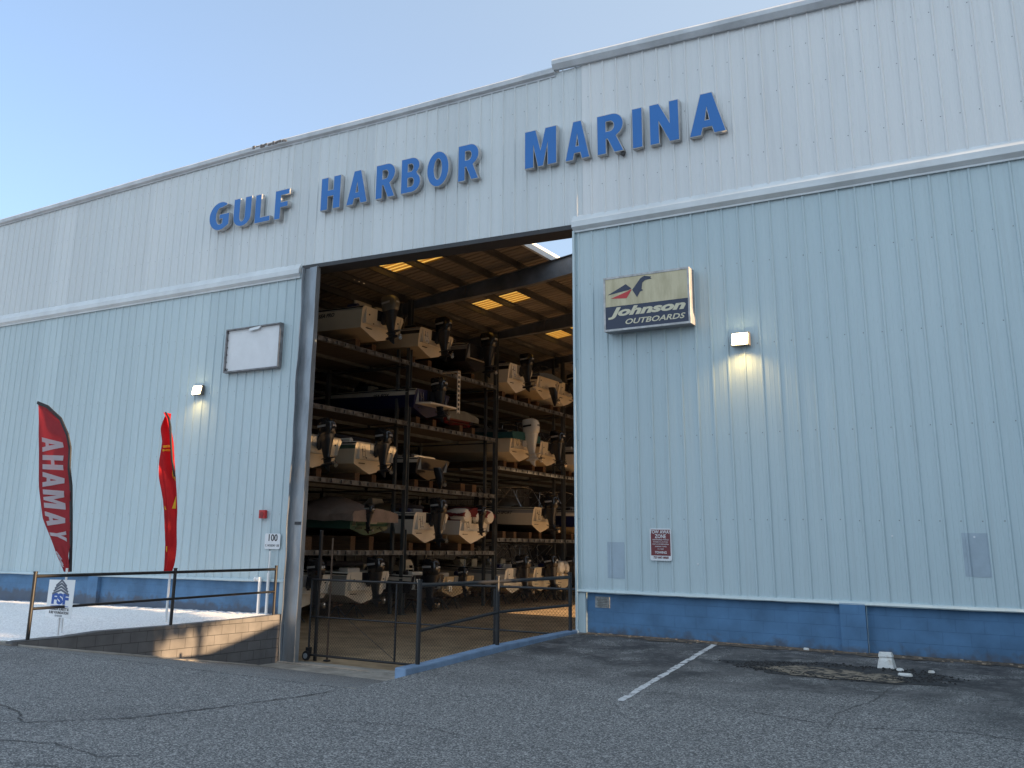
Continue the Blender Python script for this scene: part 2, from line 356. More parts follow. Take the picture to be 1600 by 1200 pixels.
crack([(-8.2, 5.4), (-7.0, 5.9), (-5.8, 5.7)], .012)
crack([(-2.3, 14.4), (-2.35, 13.2), (-2.6, 12.2), (-2.5, 11.2)], .014)
crack([(-3.6, 11.8), (-2.4, 11.5), (-1.2, 11.9), (-.2, 11.7)], .012)
crack([(-7.4, 8.6), (-6.2, 9.0), (-5.2, 8.8)], .010)
# white broken block and chips by the pothole
o = MB()
o.loft([[(-.12, -.11, 0), (.11, -.1, 0), (.12, .09, 0), (-.1, .1, 0)], [(-.1, -.09, .11), (.09, -.08, .12), (.1, .07, .11), (-.08, .08, .10)], [(-.085, -.07, .15), (.085, -.06, .15), (.09, .06, .15), (-.08, .06, .15)], [(-.10, -.08, .16), (.095, -.075, .165), (.10, .07, .165), (-.09, .075, .16)], [(-.085, -.06, .23), (.08, -.055, .235), (.08, .05, .225), (-.075, .055, .22)]])
o = o.build('concrete_chunk', mat('white_painted_concrete', (.62, .62, .60), .8, col2=(.42, .36, .29), nscale=9, thr=(.5, .7), bump=.8), bevel=.012, loc=(-2.62, 15.95, zlot(15.95)))
tag(o, 'white painted concrete stub standing upright by the pothole rim', 'concrete stub')
for i, (x, y, r_, lab) in enumerate([(-2.28, 15.3, .13, 'long flat white chip lying on the tar right of the stub'), (-2.42, 15.72, .06, 'small white chip beside the foot of the concrete stub'), (-2.0, 15.75, .05, 'tiny pale chip farthest right of the concrete stub'), (-4.05, 17.15, .05, 'lone white pebble in the dirt at the foot of the blue wall')]):
    mb = MB(); k = 7; a0 = [random.uniform(.6, 1.1) for _ in range(k)]
    mb.loft([[(math.cos(j*6.283/k)*r_*a0[j], math.sin(j*6.283/k)*r_*.45*a0[j], z) for j in range(k)] for z in (0, .02, .035)])
    mb.v = [(vx*(1 if vz < .03 else .8), vy*(1 if vz < .03 else .8), vz) for vx, vy, vz in mb.v]
    tag(mb.build('concrete_chip', MC['white_painted_concrete'], loc=(x, y, zlot(y)+.01)), lab, 'concrete chip', 'white chips around the pothole')
mb = MB()
for i in range(700):
    a = random.uniform(0, 6.28); q = random.gauss(.95, .14); x = -3.1+1.25*q*math.cos(a)+random.uniform(-.1, .1); y = min(17.2, 15.2+.62*q*math.sin(a)+(.12 if math.cos(a) > .3 else 0)); s_ = random.uniform(.006, .022); z = zlot(y)+.008
    mb.loft([[(x-s_, y-s_*.8, z), (x+s_, y-s_, z), (x+s_*.9, y+s_, z), (x-s_*.8, y+s_*.9, z)], [(x-s_*.5, y-s_*.4, z+s_*.7), (x+s_*.5, y-s_*.4, z+s_*.8), (x+s_*.4, y+s_*.5, z+s_*.6), (x-s_*.4, y+s_*.4, z+s_*.7)]])
tag(mb.build('asphalt_rubble', mat('asphalt_rubble', (.018, .018, .019), .9, noise=.5, nscale=9)), kind='stuff')
# litter specks along the wall foot
mb = MB()
for i in range(120):
    x = random.uniform(-8, 3); y = 17.3-abs(random.gauss(0, .16)); s_ = random.uniform(.006, .022); z = zlot(y)+.012
    mb.box(x-s_, x+s_*random.uniform(.6, 2), y-s_, y+s_, z, z+s_*.7)
tag(mb.build('wall_foot_litter', mat('litter', (.34, .27, .2), .9, noise=.5, nscale=20)), kind='stuff')

# ------------------------------------------------------------------ warehouse
W = thing('boat_storage_warehouse', 'large pale blue metal boat storage warehouse with tall open doorway', 'warehouse', (-8, YF, 0))
def wpart(mb, name, m, label=None, **k):
    mb.v = [(x+8, y-YF, z) for x, y, z in mb.v]
    o = mb.build(name, m, W, **k)
    if label: o['label'] = label
    return o
M_screw = mat('screw_rust', (.19, .20, .21), .6)
def ribbed(x0, x1, zb, zt, y, phase=0.0, screws=(), pitch=.305, slot=1):
    """trapezoid-rib sheet facing -y; zb, zt are functions of x"""
    mb = MB(); prof = []; k = math.floor((x0-phase)/pitch)
    X = phase+k*pitch
    while X < x1+pitch:
        prof += [(X-.030, 0), (X-.012, -.024), (X+.012, -.024), (X+.030, 0), (X+.105, 0), (X+.115, -.003), (X+.125, -.003), (X+.135, 0), (X+.185, 0), (X+.195, -.003), (X+.205, -.003), (X+.215, 0)]
        X += pitch
    prof = [(x, d) for x, d in prof if x0 < x < x1]; prof = [(x0, 0)]+prof+[(x1, 0)]
    n = len(prof)
    mb.add([(x, y+d, zb(x)) for x, d in prof]+[(x, y+d, zt(x)) for x, d in prof], [(i, i+1, n+i+1, n+i) for i in range(n-1)])
    mb.add([(x, y+.05, zb(x)) for x, d in prof]+[(x, y+.05, zt(x)) for x, d in prof], [(i, i+1, n+i+1, n+i) for i in range(n-1)])
    mb.cur = 1
    for zs in screws:
        X = phase+k*pitch
        while X < x1:
            if X-.055 > x0 and zs < zt(X)-.1:
                jx = X-.055+random.uniform(-.006, .006); jz = zs+random.uniform(-.012, .012); s_ = .0085
                mb.add([(jx-s_, y-.002, jz-s_), (jx+s_, y-.002, jz-s_), (jx+s_, y-.002, jz+s_), (jx-s_, y-.002, jz+s_), (jx, y-.010, jz)], [(0, 1, 4), (1, 2, 4), (2, 3, 4), (3, 0, 4)])
            X += pitch
    return mb
band_b = lambda x: interp([(-34, 8.15), (-24, 8.10), (-8, 8.02), (3, 7.99)], x)
sid_b = lambda x: interp([(-34, .44), (-27.2, .48), (-15.9, .65), (-8.3, .76), (3, .78)], x)
wpart(ribbed(-34, -15.80, sid_b, lambda x: band_b(x)+.1, YF, .02, (2.2, 3.7, 5.3, 6.85)), 'lower_wall_panel', [M_low, M_screw])
wpart(ribbed(-8.29, 3, sid_b, lambda x: band_b(x)+.1, YF, .02, (2.12, 3.66, 5.30, 6.87)), 'lower_wall_panel', [M_low, M_screw])
topL = lambda x: interp([(-34, 11.88), (-29, 11.93), (-23, 12.0), (-17.9, 12.05), (-13.5, 11.98), (-8.7, 11.97)], x)
topR = lambda x: interp([(-8.75, 12.12), (-2.18, 11.87), (3, 11.67)], x)
hdr = lambda x: interp([(-15.9, 8.36), (-8.2, 8.20)], x)
wpart(ribbed(-34, -16.55, lambda x: band_b(x)+.25, lambda x: topL(x)-.12, YF-.02, .1, (9.3, 10.6, 11.5)), 'upper_wall_panel', [M_up, M_screw])
wpart(ribbed(-16.55, -8.08, lambda x: hdr(x) if x > -15.85 else band_b(x)+.25, lambda x: topL(x)-.12, YF-.035, .0, (9.2, 11.1)), 'upper_wall_panel', [M_up, M_screw])
wpart(ribbed(-8.08, 3, lambda x: band_b(x)+.25, lambda x: topR(x)-.15, YF-.055, .05, (9.0, 10.2, 11.05)), 'upper_wall_panel', [M_up2, M_screw], 'whiter, newer sheeting of the right upper wall')
bp_ = [(.0, .40), (-.05, .36), (-.13, .22), (-.13, .10), (-.055, .03), (-.055, -.005), (-.045, -.005), (.0, .02)]
def band(x0, x1):
    mb = MB(); N = 8
    rings = [[(lerp(x0, x1, i/N), YF+y+random.uniform(-.003, .003), band_b(lerp(x0, x1, i/N))+z) for y, z in bp_] for i in range(N+1)]
    return mb.loft(rings)
wpart(band(-34, -15.95), 'wall_band_trim', M_trimw); wpart(band(-8.32, 3), 'wall_band_trim', M_trimw)
def cap(x0, x1, tf, prof):
    mb = MB(); N = 20
    return mb.loft([[(lerp(x0, x1, i/N), YF+y, tf(lerp(x0, x1, i/N))+z+random.uniform(-.004, .004)) for y, z in prof] for i in range(N+1)])
wpart(cap(-34, -8.72, topL, [(.3, .0), (-.09, .0), (-.14, -.05), (-.13, -.15), (-.06, -.19), (-.06, -.225), (-.045, -.225), (.0, -.1)]), 'gutter', M_gutter)
wpart(cap(-8.74, 3.05, topR, [(.3, .0), (-.16, .0), (-.20, -.05), (-.20, -.14), (-.13, -.25), (-.05, -.25), (.0, -.1)]), 'gutter', M_gutter, 'wider gutter stepping up at the roof ridge')
mb = MB()   # torn bit of flashing on the gutter
for i in range(14):
    x = -17.9+i*.09+random.uniform(-.03, .03); mb.box(x, x+random.uniform(.04, .10), YF-.150, YF-.12, topL(x)-.13+random.uniform(0, .06), topL(x)-.06+random.uniform(-.03, .04))
wpart(mb, 'torn_flashing', mat('rusty_flashing', (.22, .19, .17), .8, noise=.5, nscale=8))
# block base
wpart(MB().loft([[(-34, YF+.06, -1.2), (-34, YF+.3, -1.2), (-34, YF+.3, .5), (-34, YF+.06, .5)], [(-16.0, YF+.06, -1.2), (-16.0, YF+.3, -1.2), (-16.0, YF+.3, .68), (-16.0, YF+.06, .68)]]), 'block_base_wall', M_base)
wpart(MB().box(-8.14, 3, YF+.06, YF+.3, -1.3, .80), 'block_base_wall', M_base)
wpart(MB().box(-3.5, -3.1, YF-.06, YF+.058, -.3, .775), 'pilaster', M_base)
wpart(MB().box(-23.0, -22.6, YF-.06, YF+.058, -.5, .525), 'pilaster', M_base)
def lip(x0, x1):
    N = 40; return MB().loft([[(lerp(x0, x1, i/N), YF+y, sid_b(lerp(x0, x1, i/N))+z+random.uniform(-.004, .004)) for y, z in [(.04, .06), (-.045, .035), (-.062, -.005), (-.05, -.022), (.04, -.022)]] for i in range(N+1)])
wpart(lip(-34, -15.8), 'drip_edge', M_low); wpart(lip(-8.29, 3), 'drip_edge', M_low)
# doorway
wpart(MB().loft([[(x, YF+y, hdr(x)+z) for y, z in [(-.06, .0), (.5, .0), (.5, -.10), (-.06, -.10)]] for x in (-15.9, -8.2)]), 'door_header', M_dark)
mb = MB(); N = 60; rings = []
for i in range(N+1):
    z = lerp(-1.12, 8.27, i/N); d = .016*math.sin(z*2.1)+.010*math.sin(z*5.3+1)
    rings.append([(-15.80+d, YF-.15, z), (-15.785+d, YF-.15, z), (-15.785+d*.6, YF-.05, z), (-15.80+d*.6, YF-.05, z)])
mb.loft(rings)
wpart(mb, 'jamb_flange', M_galv, smooth=True)
mb = MB(); rings = []
for i in range(N+1):
    z = lerp(-1.12, 8.27, i/N); d = .006*math.sin(z*3.1)
    rings.append([(-15.785, YF-.05, z), (-15.66, YF-.05, z), (-15.62, YF-.07+d, z), (-15.39+d, YF-.09+d, z), (-15.37+d, YF-.12, z), (-15.355+d, YF-.12, z), (-15.355, YF+.03, z), (-15.785, YF+.03, z)])
mb.loft(rings)
wpart(mb, 'door_post', M_galv, smooth=True)
wpart(MB().box(-15.60, -15.42, YF-.105, YF-.07, 1.95, 2.02), 'post_slot', M_dark)
wpart(MB().box(-16.0, -15.81, YF-.05, YF+.28, -.3, .64), 'jamb_trim', M_low)
wpart(MB().box(-8.33, -8.285, YF-.075, YF+.3, -.3, 8.05).box(-8.285, -8.145, YF-.02, YF+.3, -.3, .735), 'jamb_trim', M_low)
# interior shell
roofz = lambda x: 11.35+.125*(x+22.4)
def sheet(name, xa, xb, ya, yb, pitch=.305):
    """corrugated roof: ribs run along x (down the slope)"""
    mb = MB(); ys_ = []; y = ya
    while y < yb:
        ys_ += [(y, 0), (min(y+.19, yb), 0), (min(y+.21, yb), .035), (min(y+.27, yb), .035)]; y += pitch
    ys_.append((yb, 0)); n_ = len(ys_)
    mb.add([(x, y, roofz(x)+.13+h) for x in (xa, xb) for y, h in ys_], [(i, i+1, n_+i+1, n_+i) for i in range(n_-1)])
    mb.add([(x, y, roofz(x)+.17+h) for x in (xa, xb) for y, h in ys_], [(i, i+1, n_+i+1, n_+i) for i in range(n_-1)])
    return wpart(mb, name, M_roof)
YB = 58.4
holes = [(26.85, 28.2), (33.75, 35.1), (40.65, 42.0)]
edges = [18.2]; 
for a, b in holes: edges += [a, b]
edges.append(YB)
for i in range(0, len(edges), 2): sheet('roof_sheeting', -31.6, -15.78, edges[i], edges[i+1])
for a, b in holes:
    sheet('roof_sheeting', -31.6, -21.15, a, b); sheet('roof_sheeting', -18.52, -15.78, a, b)
    mb = MB(); k = 5
    for q in range(k):
        y0 = lerp(a, b, q/k); y1 = lerp(a, b, (q+.62)/k); y2 = lerp(a, b, (q+1)/k)
        for (x0, x1) in ((-21.15, -18.52),):
            mb.add([(x0, y0, roofz(x0)+.15), (x1, y0, roofz(x1)+.15), (x1, y1, roofz(x1)+.15), (x0, y1, roofz(x0)+.15), (x1, y2, roofz(x1)+.19), (x0, y2, roofz(x0)+.19)], [(0, 1, 2, 3), (3, 2, 4, 5)])
            mb.add([(x0, y2, roofz(x0)+.19), (x1, y2, roofz(x1)+.19), (x1, y2+.004, roofz(x1)+.12), (x0, y2+.004, roofz(x0)+.12)], [(0, 1, 2, 3)])
    wpart(mb, 'skylight_panel', M_skyl)
for i in range(12):
    x = -17.15-i*1.34
    mb = MB()
    for (ya, yb) in ((18.2, YB),):
        mb.loft([[(x, y, roofz(x)+.125), (x+.09, y, roofz(x)+.125), (x+.09, y, roofz(x)+.105), (x+.02, y, roofz(x)+.105), (x+.02, y, roofz(x)-.12), (x+.09, y, roofz(x)-.12), (x+.09, y, roofz(x)-.14), (x, y, roofz(x)-.14)] for y in (ya, yb)])
    wpart(mb, 'purlin', M_purl)
wpart(MB().loft([[(-15.86, y, roofz(-15.8)+.20), (-15.74, y, roofz(-15.8)+.20), (-15.74, y, roofz(-15.8)-.12), (-15.86, y, roofz(-15.8)-.12)] for y in (19.2, YB)]), 'ridge_edge_trim', M_trimw)
def rafter(y):
    mb = MB(); b = .15
    def seg(xa, za, da, xb, zb, db):
        mb.loft([[(x, y-.01, z), (x, y+.01, z), (x, y+.01, z-d), (x, y-.01, z-d)] for x, z, d in ((xa, za, da), (xb, zb, db))])
        for top in (0, 1):
            mb.loft([[(x, y-b/2*1.6, z-(d if top else 0)), (x, y+b/2*1.6, z-(d if top else 0)), (x, y+b/2*1.6, z-(d-.02 if top else .02)), (x, y-b/2*1.6, z-(d-.02 if top else .02))] for x, z, d in ((xa, za, da), (xb, zb, db))])
    seg(-31.4, roofz(-31.4)-.14, .4, -22.3, roofz(-22.3)-.14, .55)
    seg(-22.3, roofz(-22.3)-.14, .36, -16.6, roofz(-16.6)-.14, .72)
    seg(-16.6, roofz(-16.6)-.14, .72, -12.9, 12.46, .78)
    seg(-12.9, 12.46, .78, 2.9, 10.7, .5)
    mb.box(-19.6, -19.575, y-.12, y+.12, roofz(-19.6)-.66, roofz(-19.6)-.14)
    wpart(mb, 'rafter', M_raft)
for y in (24.0, 30.9, 37.7, 44.5, 51.3): rafter(y)
# right half of the roof, right wall with unseen openings added to let sun onto the floor, left and back walls
mb = MB(); mb.add([(-13.1, 19.2, 12.85), (3, 19.2, 10.85), (3, YB, 10.85), (-13.1, YB, 12.85), (-13.1, 19.2, 12.9), (3, 19.2, 10.9), (3, YB, 10.9), (-13.1, YB, 12.9)], [(0, 1, 2, 3), (4, 5, 6, 7)])
wpart(mb, 'roof_sheeting', M_roof)
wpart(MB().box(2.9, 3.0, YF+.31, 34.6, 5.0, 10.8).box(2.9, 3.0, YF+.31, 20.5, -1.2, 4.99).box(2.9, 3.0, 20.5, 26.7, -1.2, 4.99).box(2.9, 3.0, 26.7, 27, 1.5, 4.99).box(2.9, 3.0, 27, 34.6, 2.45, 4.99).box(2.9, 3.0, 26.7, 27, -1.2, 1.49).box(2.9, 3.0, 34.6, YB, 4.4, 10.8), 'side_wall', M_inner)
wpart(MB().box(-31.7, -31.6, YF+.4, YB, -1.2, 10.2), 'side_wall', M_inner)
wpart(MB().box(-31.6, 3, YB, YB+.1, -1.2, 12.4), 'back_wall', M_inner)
mb = MB()
for z in (1.2, 2.9, 4.6, 6.3, 8.0, 9.6): mb.box(-31.6, -31.38, YF+.4, YB, z, z+.06)
for y in (24.0, 30.9, 37.7, 44.5, 51.3): mb.box(-31.6, -31.25, y-.1, y+.1, -1.1, 10.3)
for k in range(int((YB-18)/.6)): mb.box(-31.6, -31.57, 18+k*.6, 18.06+k*.6, -1.1, 10.2)
wpart(mb, 'wall_girts', mat('girt_steel', (.16, .16, .165), .6, noise=.4, nscale=1.5))
wpart(MB().box(-34, -33.9, YF+.06, YB, -1, 11.5), 'side_wall', M_low)

# ------------------------------------------------------------------ block retaining wall, kerb
mb = MB(); tp = [(10.5, -.20), (11.5, -.185), (12.3, -.135), (14, -.135), (16, -.11), (17.30, -.075)]
mb.loft([[(-15.83, y, -1.5), (-16.03, y, -1.5), (-16.03, y, z), (-15.83, y, z)] for y, z in tp])
o = mb.build('retaining_wall', M_ret); tag(o, 'low grey block retaining wall beside the sunken driveway, holding back the white gravel', 'retaining wall')
struct(MB().loft([[(-15.82, y, z), (-15.62, y, z-.02), (-15.62, y, z-.3), (-15.82, y, z-.3)] for y, z in ((10.6, -.24), (16.49, -1.10))]), 'drain_strip', M_conc)
mb = MB(); kp = [(11.62, -.115), (12.3, -.10), (14.3, -.01), (16.3, .03), (17.30, .045)]
mb.loft([[(-8.26, y, -.8), (-8.46, y, -1.5), (-8.46, y, z), (-8.26, y, z)] for y, z in kp])
o = mb.build('kerb', M_kerb, bevel=.02); tag(o, 'pale blue painted concrete kerb sloping along the right side of the driveway', 'kerb')

# ------------------------------------------------------------------ railings and gate
def railing(name, label, x, posts, top, mid, rr=.03):
    t = thing(name, label, 'railing', (x, posts[0][0], posts[0][1]))
    ox, oy, oz = t.location
    for y, zb, zt in posts:
        MB().tube([(0, y-oy, zb-.03-oz), (0, y-oy, zt+.02-oz)], rr*1.15, 12).bar((0, y-oy, zt+.02-oz), (0, y-oy, zt+.045-oz), rr*1.35, n=12).build('post', M_black, t, smooth=True)
    MB().tube([(0, y-oy, z-oz) for y, z in top], rr, 12).build('top_rail', M_black, t, smooth=True)
    MB().tube([(0, y-oy, z-oz) for y, z in mid], rr*.85, 12).build('middle_rail', M_black, t, smooth=True)
    return t
railing('pipe_railing', 'black pipe railing on top of the grey block wall, left of the doorway', -15.93, [(10.85, -.19, .93), (14.06, -.14, .95), (17.07, -.08, .97)], [(10.85, .89), (17.07, .93)], [(10.85, .33), (17.07, .43)])
railing('pipe_railing', 'black pipe railing on the blue kerb in front of the gate, right of the driveway', -8.36, [(12.05, -.11, 1.04), (14.35, -.01, 1.05), (17.1, .04, 1.06)], [(12.05, 1.0), (14.3, 1.0), (17.1, 1.02)], [(12.05, .36), (14.35, .51), (17.1, .50)])
G = thing('chain_link_gate', 'long black framed chain link rolling gate closing the bottom of the doorway', 'gate', (-15.3, YF+.3, -1.09))
gx = [0, 2.45, 4.95, 6.9]; 
mb = MB()
for a in gx: mb.tube([(a, 0, .13), (a, 0, 1.80)], .024, 8)
mb.tube([(0, 0, 1.80), (6.9, 0, 1.86)], .024, 8).tube([(0, 0, .14), (6.9, 0, .16)], .026, 8)
mb.build('gate_frame', M_black, G, smooth=True)
MB().tube([(0, 0, .98), (6.9, 0, 1.0)], .018, 8).build('middle_rail', M_black, G)
MB().tube([(1.05, .01, 1.0), (2.45, .01, .2)], .007, 5).tube([(6.4, .01, 1.0), (4.95, .01, .2)], .007, 5).build('brace_rod', M_black, G)
mb = MB(); H = 1.64; L = 6.9; st = .075
k = -H
while k < L:
    for sgn in (1, -1):
        # line from (k,0) rising to the right, clipped; mirrored for sgn -1
        x0, z0, x1, z1 = k, 0, k+H, H
        if x0 < 0: z0 -= x0; x0 = 0
        if x1 > L: z1 -= (x1-L); x1 = L
        if x1-x0 > .01:
            if sgn < 0: z0, z1 = H-z0, H-z1
            mb.bar((x0, .004*sgn, z0+.16), (x1, .004*sgn, z1+.16), .0028, n=3)
    k += st
mb.build('chain_link_mesh', M_black, G)
mb = MB()
mb.bar((0.0, -.10, .12), (0.0, -.05, .12), .105, n=20)
mb.build('wheel', M_black, G, smooth=True)
MB().bar((0, -.115, .12), (0, -.101, .12), .06, n=16).build('wheel_hub', M_galv, G.children[-1] if False else bpy.data.objects['wheel'], smooth=True)
MB().box(-.05, .05, -.05, .05, .10, .30).build('wheel_bracket', M_black, G)
o = thing('gate_post', 'tall black steel gate post standing against the left door column', 'gate post', (-15.2, YF+.42, -1.09))
MB().box(-.03, .03, -.03, .03, 0, 2.9).build('post', M_black, o); MB().bar((0, -.05, 1.55), (-.02, -.05, 1.75), .05, .05).bar((0, 0, 2.9), (0, 0, 2.93), .05, n=8).build('guide_bracket', M_black, o)
o = thing('gate_post', 'slim rusty guide pole just right of the taller black gate post', 'gate post', (-14.95, YF+.55, -1.09))
MB().tube([(0, 0, 0), (0, 0, 2.75)], .022, 8).build('post', mat('rusty_pole', (.10, .06, .035), .7, noise=.5, nscale=6), o, smooth=True); MB().box(-.06, .06, -.06, .06, 0, .03).build('foot_plate', M_dark, o)

# ------------------------------------------------------------------ big wall letters
M_lblue = mat('blue_letter_face', (.006, .135, .43), .42, noise=.08, nscale=1.5)
M_lret = mat('grey_letter_return', (.50, .50, .50), .4, noise=.25, nscale=5)
def arc(cx, cy, rx, ry, a0, a1, n=14): return [(cx+rx*math.cos(R(lerp(a0, a1, i/n))), cy+ry*math.sin(R(lerp(a0, a1, i/n)))) for i in range(n+1)]
st_ = .30   # stroke as a share of letter width
GL = {
 'Y': [[(.34, 0), (.66, 0), (.66, .40), (1, 1), (.67, 1), (.5, .62), (.33, 1), (0, 1), (.34, .40)]],
 'L': [[(0, 0), (1, 0), (1, .17), (.36, .17), (.36, 1), (0, 1)]],
 'F': [[(0, 0), (.40, 0), (.40, .40), (.92, .40), (.92, .57), (.40, .57), (.40, .83), (1, .83), (1, 1), (0, 1)]],
 'H': [[(0, 0), (.35, 0), (.35, .41), (.65, .41), (.65, 0), (1, 0), (1, 1), (.65, 1), (.65, .59), (.35, .59), (.35, 1), (0, 1)]],
 'I': [[(0, 0), (1, 0), (1, 1), (0, 1)]],
 'A': [[(0, 0), (.31, 0), (.37, .17), (.63, .17), (.69, 0), (1, 0), (.66, 1), (.34, 1)], [(.43, .34), (.57, .34), (.5, .66)]],
 'N': [[(0, 0), (.31, 0), (.31, .56), (.68, 0), (1, 0), (1, 1), (.69, 1), (.69, .46), (.32, 1), (0, 1)]],
 'M': [[(0, 0), (.27, 0), (.27, .60), (.42, 0), (.58, 0), (.73, .60), (.73, 0), (1, 0), (1, 1), (.66, 1), (.5, .42), (.34, 1), (0, 1)]],
 'U': [[(0, 1), (0, .36)]+arc(.5, .34, .5, .34, 180, 360)[1:]+[(1, 1), (.66, 1), (.66, .36)]+arc(.5, .34, .16, .18, 360, 180)[1:]+[(.34, 1)]],
 'O': [arc(.5, .5, .5, .5, 0, 350, 30), arc(.5, .5, .19, .31, 0, 350, 24)],
 'G': [arc(.55, .5, .55, .5, 50, 300, 26)+[(1, .16), (1, .55), (.52, .55), (.52, .40), (.68, .40), (.68, .22)]+arc(.55, .5, .22, .31, 290, 75, 20)],
 'R': [[(0, 0), (.33, 0), (.33, .38), (.40, .38), (.66, 0), (1, 0), (.72, .42)]+arc(.58, .71, .42, .29, -60, 90, 14)+[(0, 1)], [(.33, .56), (.33, .83), (.50, .83)]+arc(.50, .695, .16, .135, 90, -90, 10)],
 'B': [[(0, 0), (.56, 0)]+arc(.56, .28, .44, .28, -90, 50, 10)+arc(.54, .755, .40, .245, -50, 90, 10)+[(0, 1)], [(.33, .16), (.33, .43), (.52, .43)]+arc(.52, .295, .16, .135, 90, -90, 8), [(.33, .60), (.33, .84), (.50, .84)]+arc(.50, .72, .14, .12, 90, -90, 8)],
}
def glyph(ch, wd, h, d0, d1, m, name, parent, grow=0.0):
    cu = bpy.data.curves.new('g', 'CURVE'); cu.dimensions = '2D'; cu.fill_mode = 'BOTH'; cu.extrude = (d1-d0)/2; cu.offset = grow
    for pl in GL[ch]:
        s_ = cu.splines.new('POLY'); s_.points.add(len(pl)-1); s_.use_cyclic_u = True
        for i, (x, y) in enumerate(pl): s_.points[i].co = (x*wd, y*h, 0, 1)
    t = bpy.data.objects.new('g', cu); me = bpy.data.meshes.new_from_object(t); bpy.data.objects.remove(t)
    me.materials.clear(); me.materials.append(m)
    for p in me.polygons: p.material_index = 0
    o = bpy.data.objects.new(name, me); S.collection.objects.link(o); o.parent = parent; o.rotation_euler = (R(90), 0, 0); o.location = (0, -(d0+d1)/2, 0)
    return o
letters = [('G', -19.30, -18.55, 'first'), ('U', -18.37, -17.73, 'second'), ('L', -17.57, -17.03, 'third'), ('F', -16.86, -16.38, 'last'), ('H', -15.28, -14.66, 'first'), ('A', -14.44, -13.80, 'second'), ('R', -13.53, -12.97, 'third'), ('B', -12.77, -12.22, 'fourth'), ('O', -12.02, -11.42, 'fifth'), ('R', -11.15, -10.61, 'last'), ('M', -9.40, -8.63, 'first'), ('A', -8.41, -7.85, 'second'), ('R', -7.66, -7.08, 'third'), ('I', -6.87, -6.66, 'fourth'), ('N', -6.49, -5.88, 'fifth'), ('A', -5.66, -4.94, 'last')]
words = ['GULF']*4+['HARBOR']*6+['MARINA']*6
for (ch, xa, xb, nth), wd in zip(letters, words):
    zb = interp([(-19.3, 9.76), (-16.5, 9.70), (-15, 9.67), (-10.8, 9.66), (-9, 9.61), (-5, 9.53)], xa)
    hh = interp([(-19.3, .80), (-16.5, .78), (-15.2, .86), (-5, .87)], xa)
    t = thing('sign_letter', f'blue raised letter {ch}, {nth} letter of the word {wd} on the wall', 'sign letter', (xa, YF-.055, zb), 0, 'raised blue letters spelling the marina name')
    glyph(ch, xb-xa, hh, .02, .145, M_lret, 'letter_return', t, grow=.010)
    glyph(ch, xb-xa, hh, .146, .152, M_lblue, 'letter_face', t, grow=-.004)
tag(MB().loft([[(-.03, -.02, 0), (.05, -.02, 0), (.05, .03, 0), (-.03, .03, 0)], [(-.05, -.02, -.05), (.04, -.02, -.06), (.04, .03, -.06), (-.05, .03, -.05)], [(0, 0, -.09), (.02, 0, -.09), (.02, .02, -.09), (0, .02, -.09)]]).build('wasp_nest', M_dark, loc=(-7.12, YF-.14, 9.56)), 'small dark wasp nest hanging under the R of MARINA', 'wasp nest')

# ------------------------------------------------------------------ signs on the wall
M_cream = mat('aged_cream_plastic', (.52, .46, .30), .35, col2=(.34, .29, .17), nscale=1.8, stretch=(3, 1, .6), thr=(.45, .75))
M_navy = mat('navy_plastic', (.012, .022, .055), .35); M_redv = mat('red_vinyl', (.45, .03, .035), .5)
J = thing('outboard_dealer_sign', 'cream and navy lightbox sign with bird emblem and Johnson Outboards lettering', 'sign', (-7.53, YF-.30, 5.74))
jw, jh = 1.78, 1.11
mb = MB(); mb.box(0, jw, .0, .26, 0, jh); mb.build('sign_cabinet', mat('grey_cabinet', (.25, .26, .28), .5, noise=.3), J, bevel=.01)
mb = MB()
for a in ((0, jw, 0, .04), (0, jw, jh-.04, jh), (0, .04, .041, jh-.041), (jw-.04, jw, .041, jh-.041)): mb.box(a[0], a[1], -.022, -.001, a[2], a[3])
mb.build('sign_frame', mat('pale_sign_frame', (.50, .50, .50), .5, noise=.4, nscale=8), J)
MB().box(.041, jw-.041, -.012, -.0015, .50, jh-.041).build('cream_face', M_cream, J)
MB().box(.041, jw-.041, -.012, -.0015, .041, .498).build('navy_face', M_navy, J)
def poly(pts, y, m, name, parent, th=.004):
    n_ = len(pts); mb = MB(); mb.loft([[(x, y, z) for x, z in pts], [(x, y-th, z) for x, z in pts]]); return mb.build(name, m, parent)
# emblem: coordinates measured on the sign face, x right, z up
ex = lambda px, py: (px*jw, jh*(1-py))
poly([ex(.05, .33), ex(.27, .165), ex(.335, .255), ex(.30, .28)], -.013, M_navy, 'bird_wing', J)
poly([ex(.09, .40), ex(.30, .295), ex(.33, .27), ex(.335, .285), ex(.275, .425)], -.013, M_redv, 'bird_wing_tip', J)
poly([ex(.345, .285), ex(.445, .09), ex(.49, .055), ex(.57, .085), ex(.56, .10), ex(.575, .125), ex(.50, .135), ex(.465, .175), ex(.455, .29), ex(.475, .315), ex(.435, .335), ex(.40, .43)], -.013, M_navy, 'bird_body', J)
fit(text_mesh('sign_lettering', 'Johnson', .40, mat('cream_vinyl', (.56, .52, .38), .5), J, (jw*.50, -.014, .355), off=.018, shear=.3, ext=.002), 1.60, .235)
fit(text_mesh('sign_lettering', 'OUTBOARDS', .17, MC['cream_vinyl'], J, (jw*.60, -.014, .165), off=.003, shear=.3), 1.22, .108)
J2 = thing('blank_sign_box', 'empty sign box with blank white panel inside a dark rusty frame', 'sign', (-18.33, YF-.14, 5.77))
bw_, bh_ = 1.92, 1.15
mb = MB()
for a in ((0, bw_, 0, .035), (0, bw_, bh_-.035, bh_), (0, .035, .036, bh_-.036), (bw_-.035, bw_, .036, bh_-.036)): mb.box(a[0], a[1], -.03, .10, a[2], a[3])
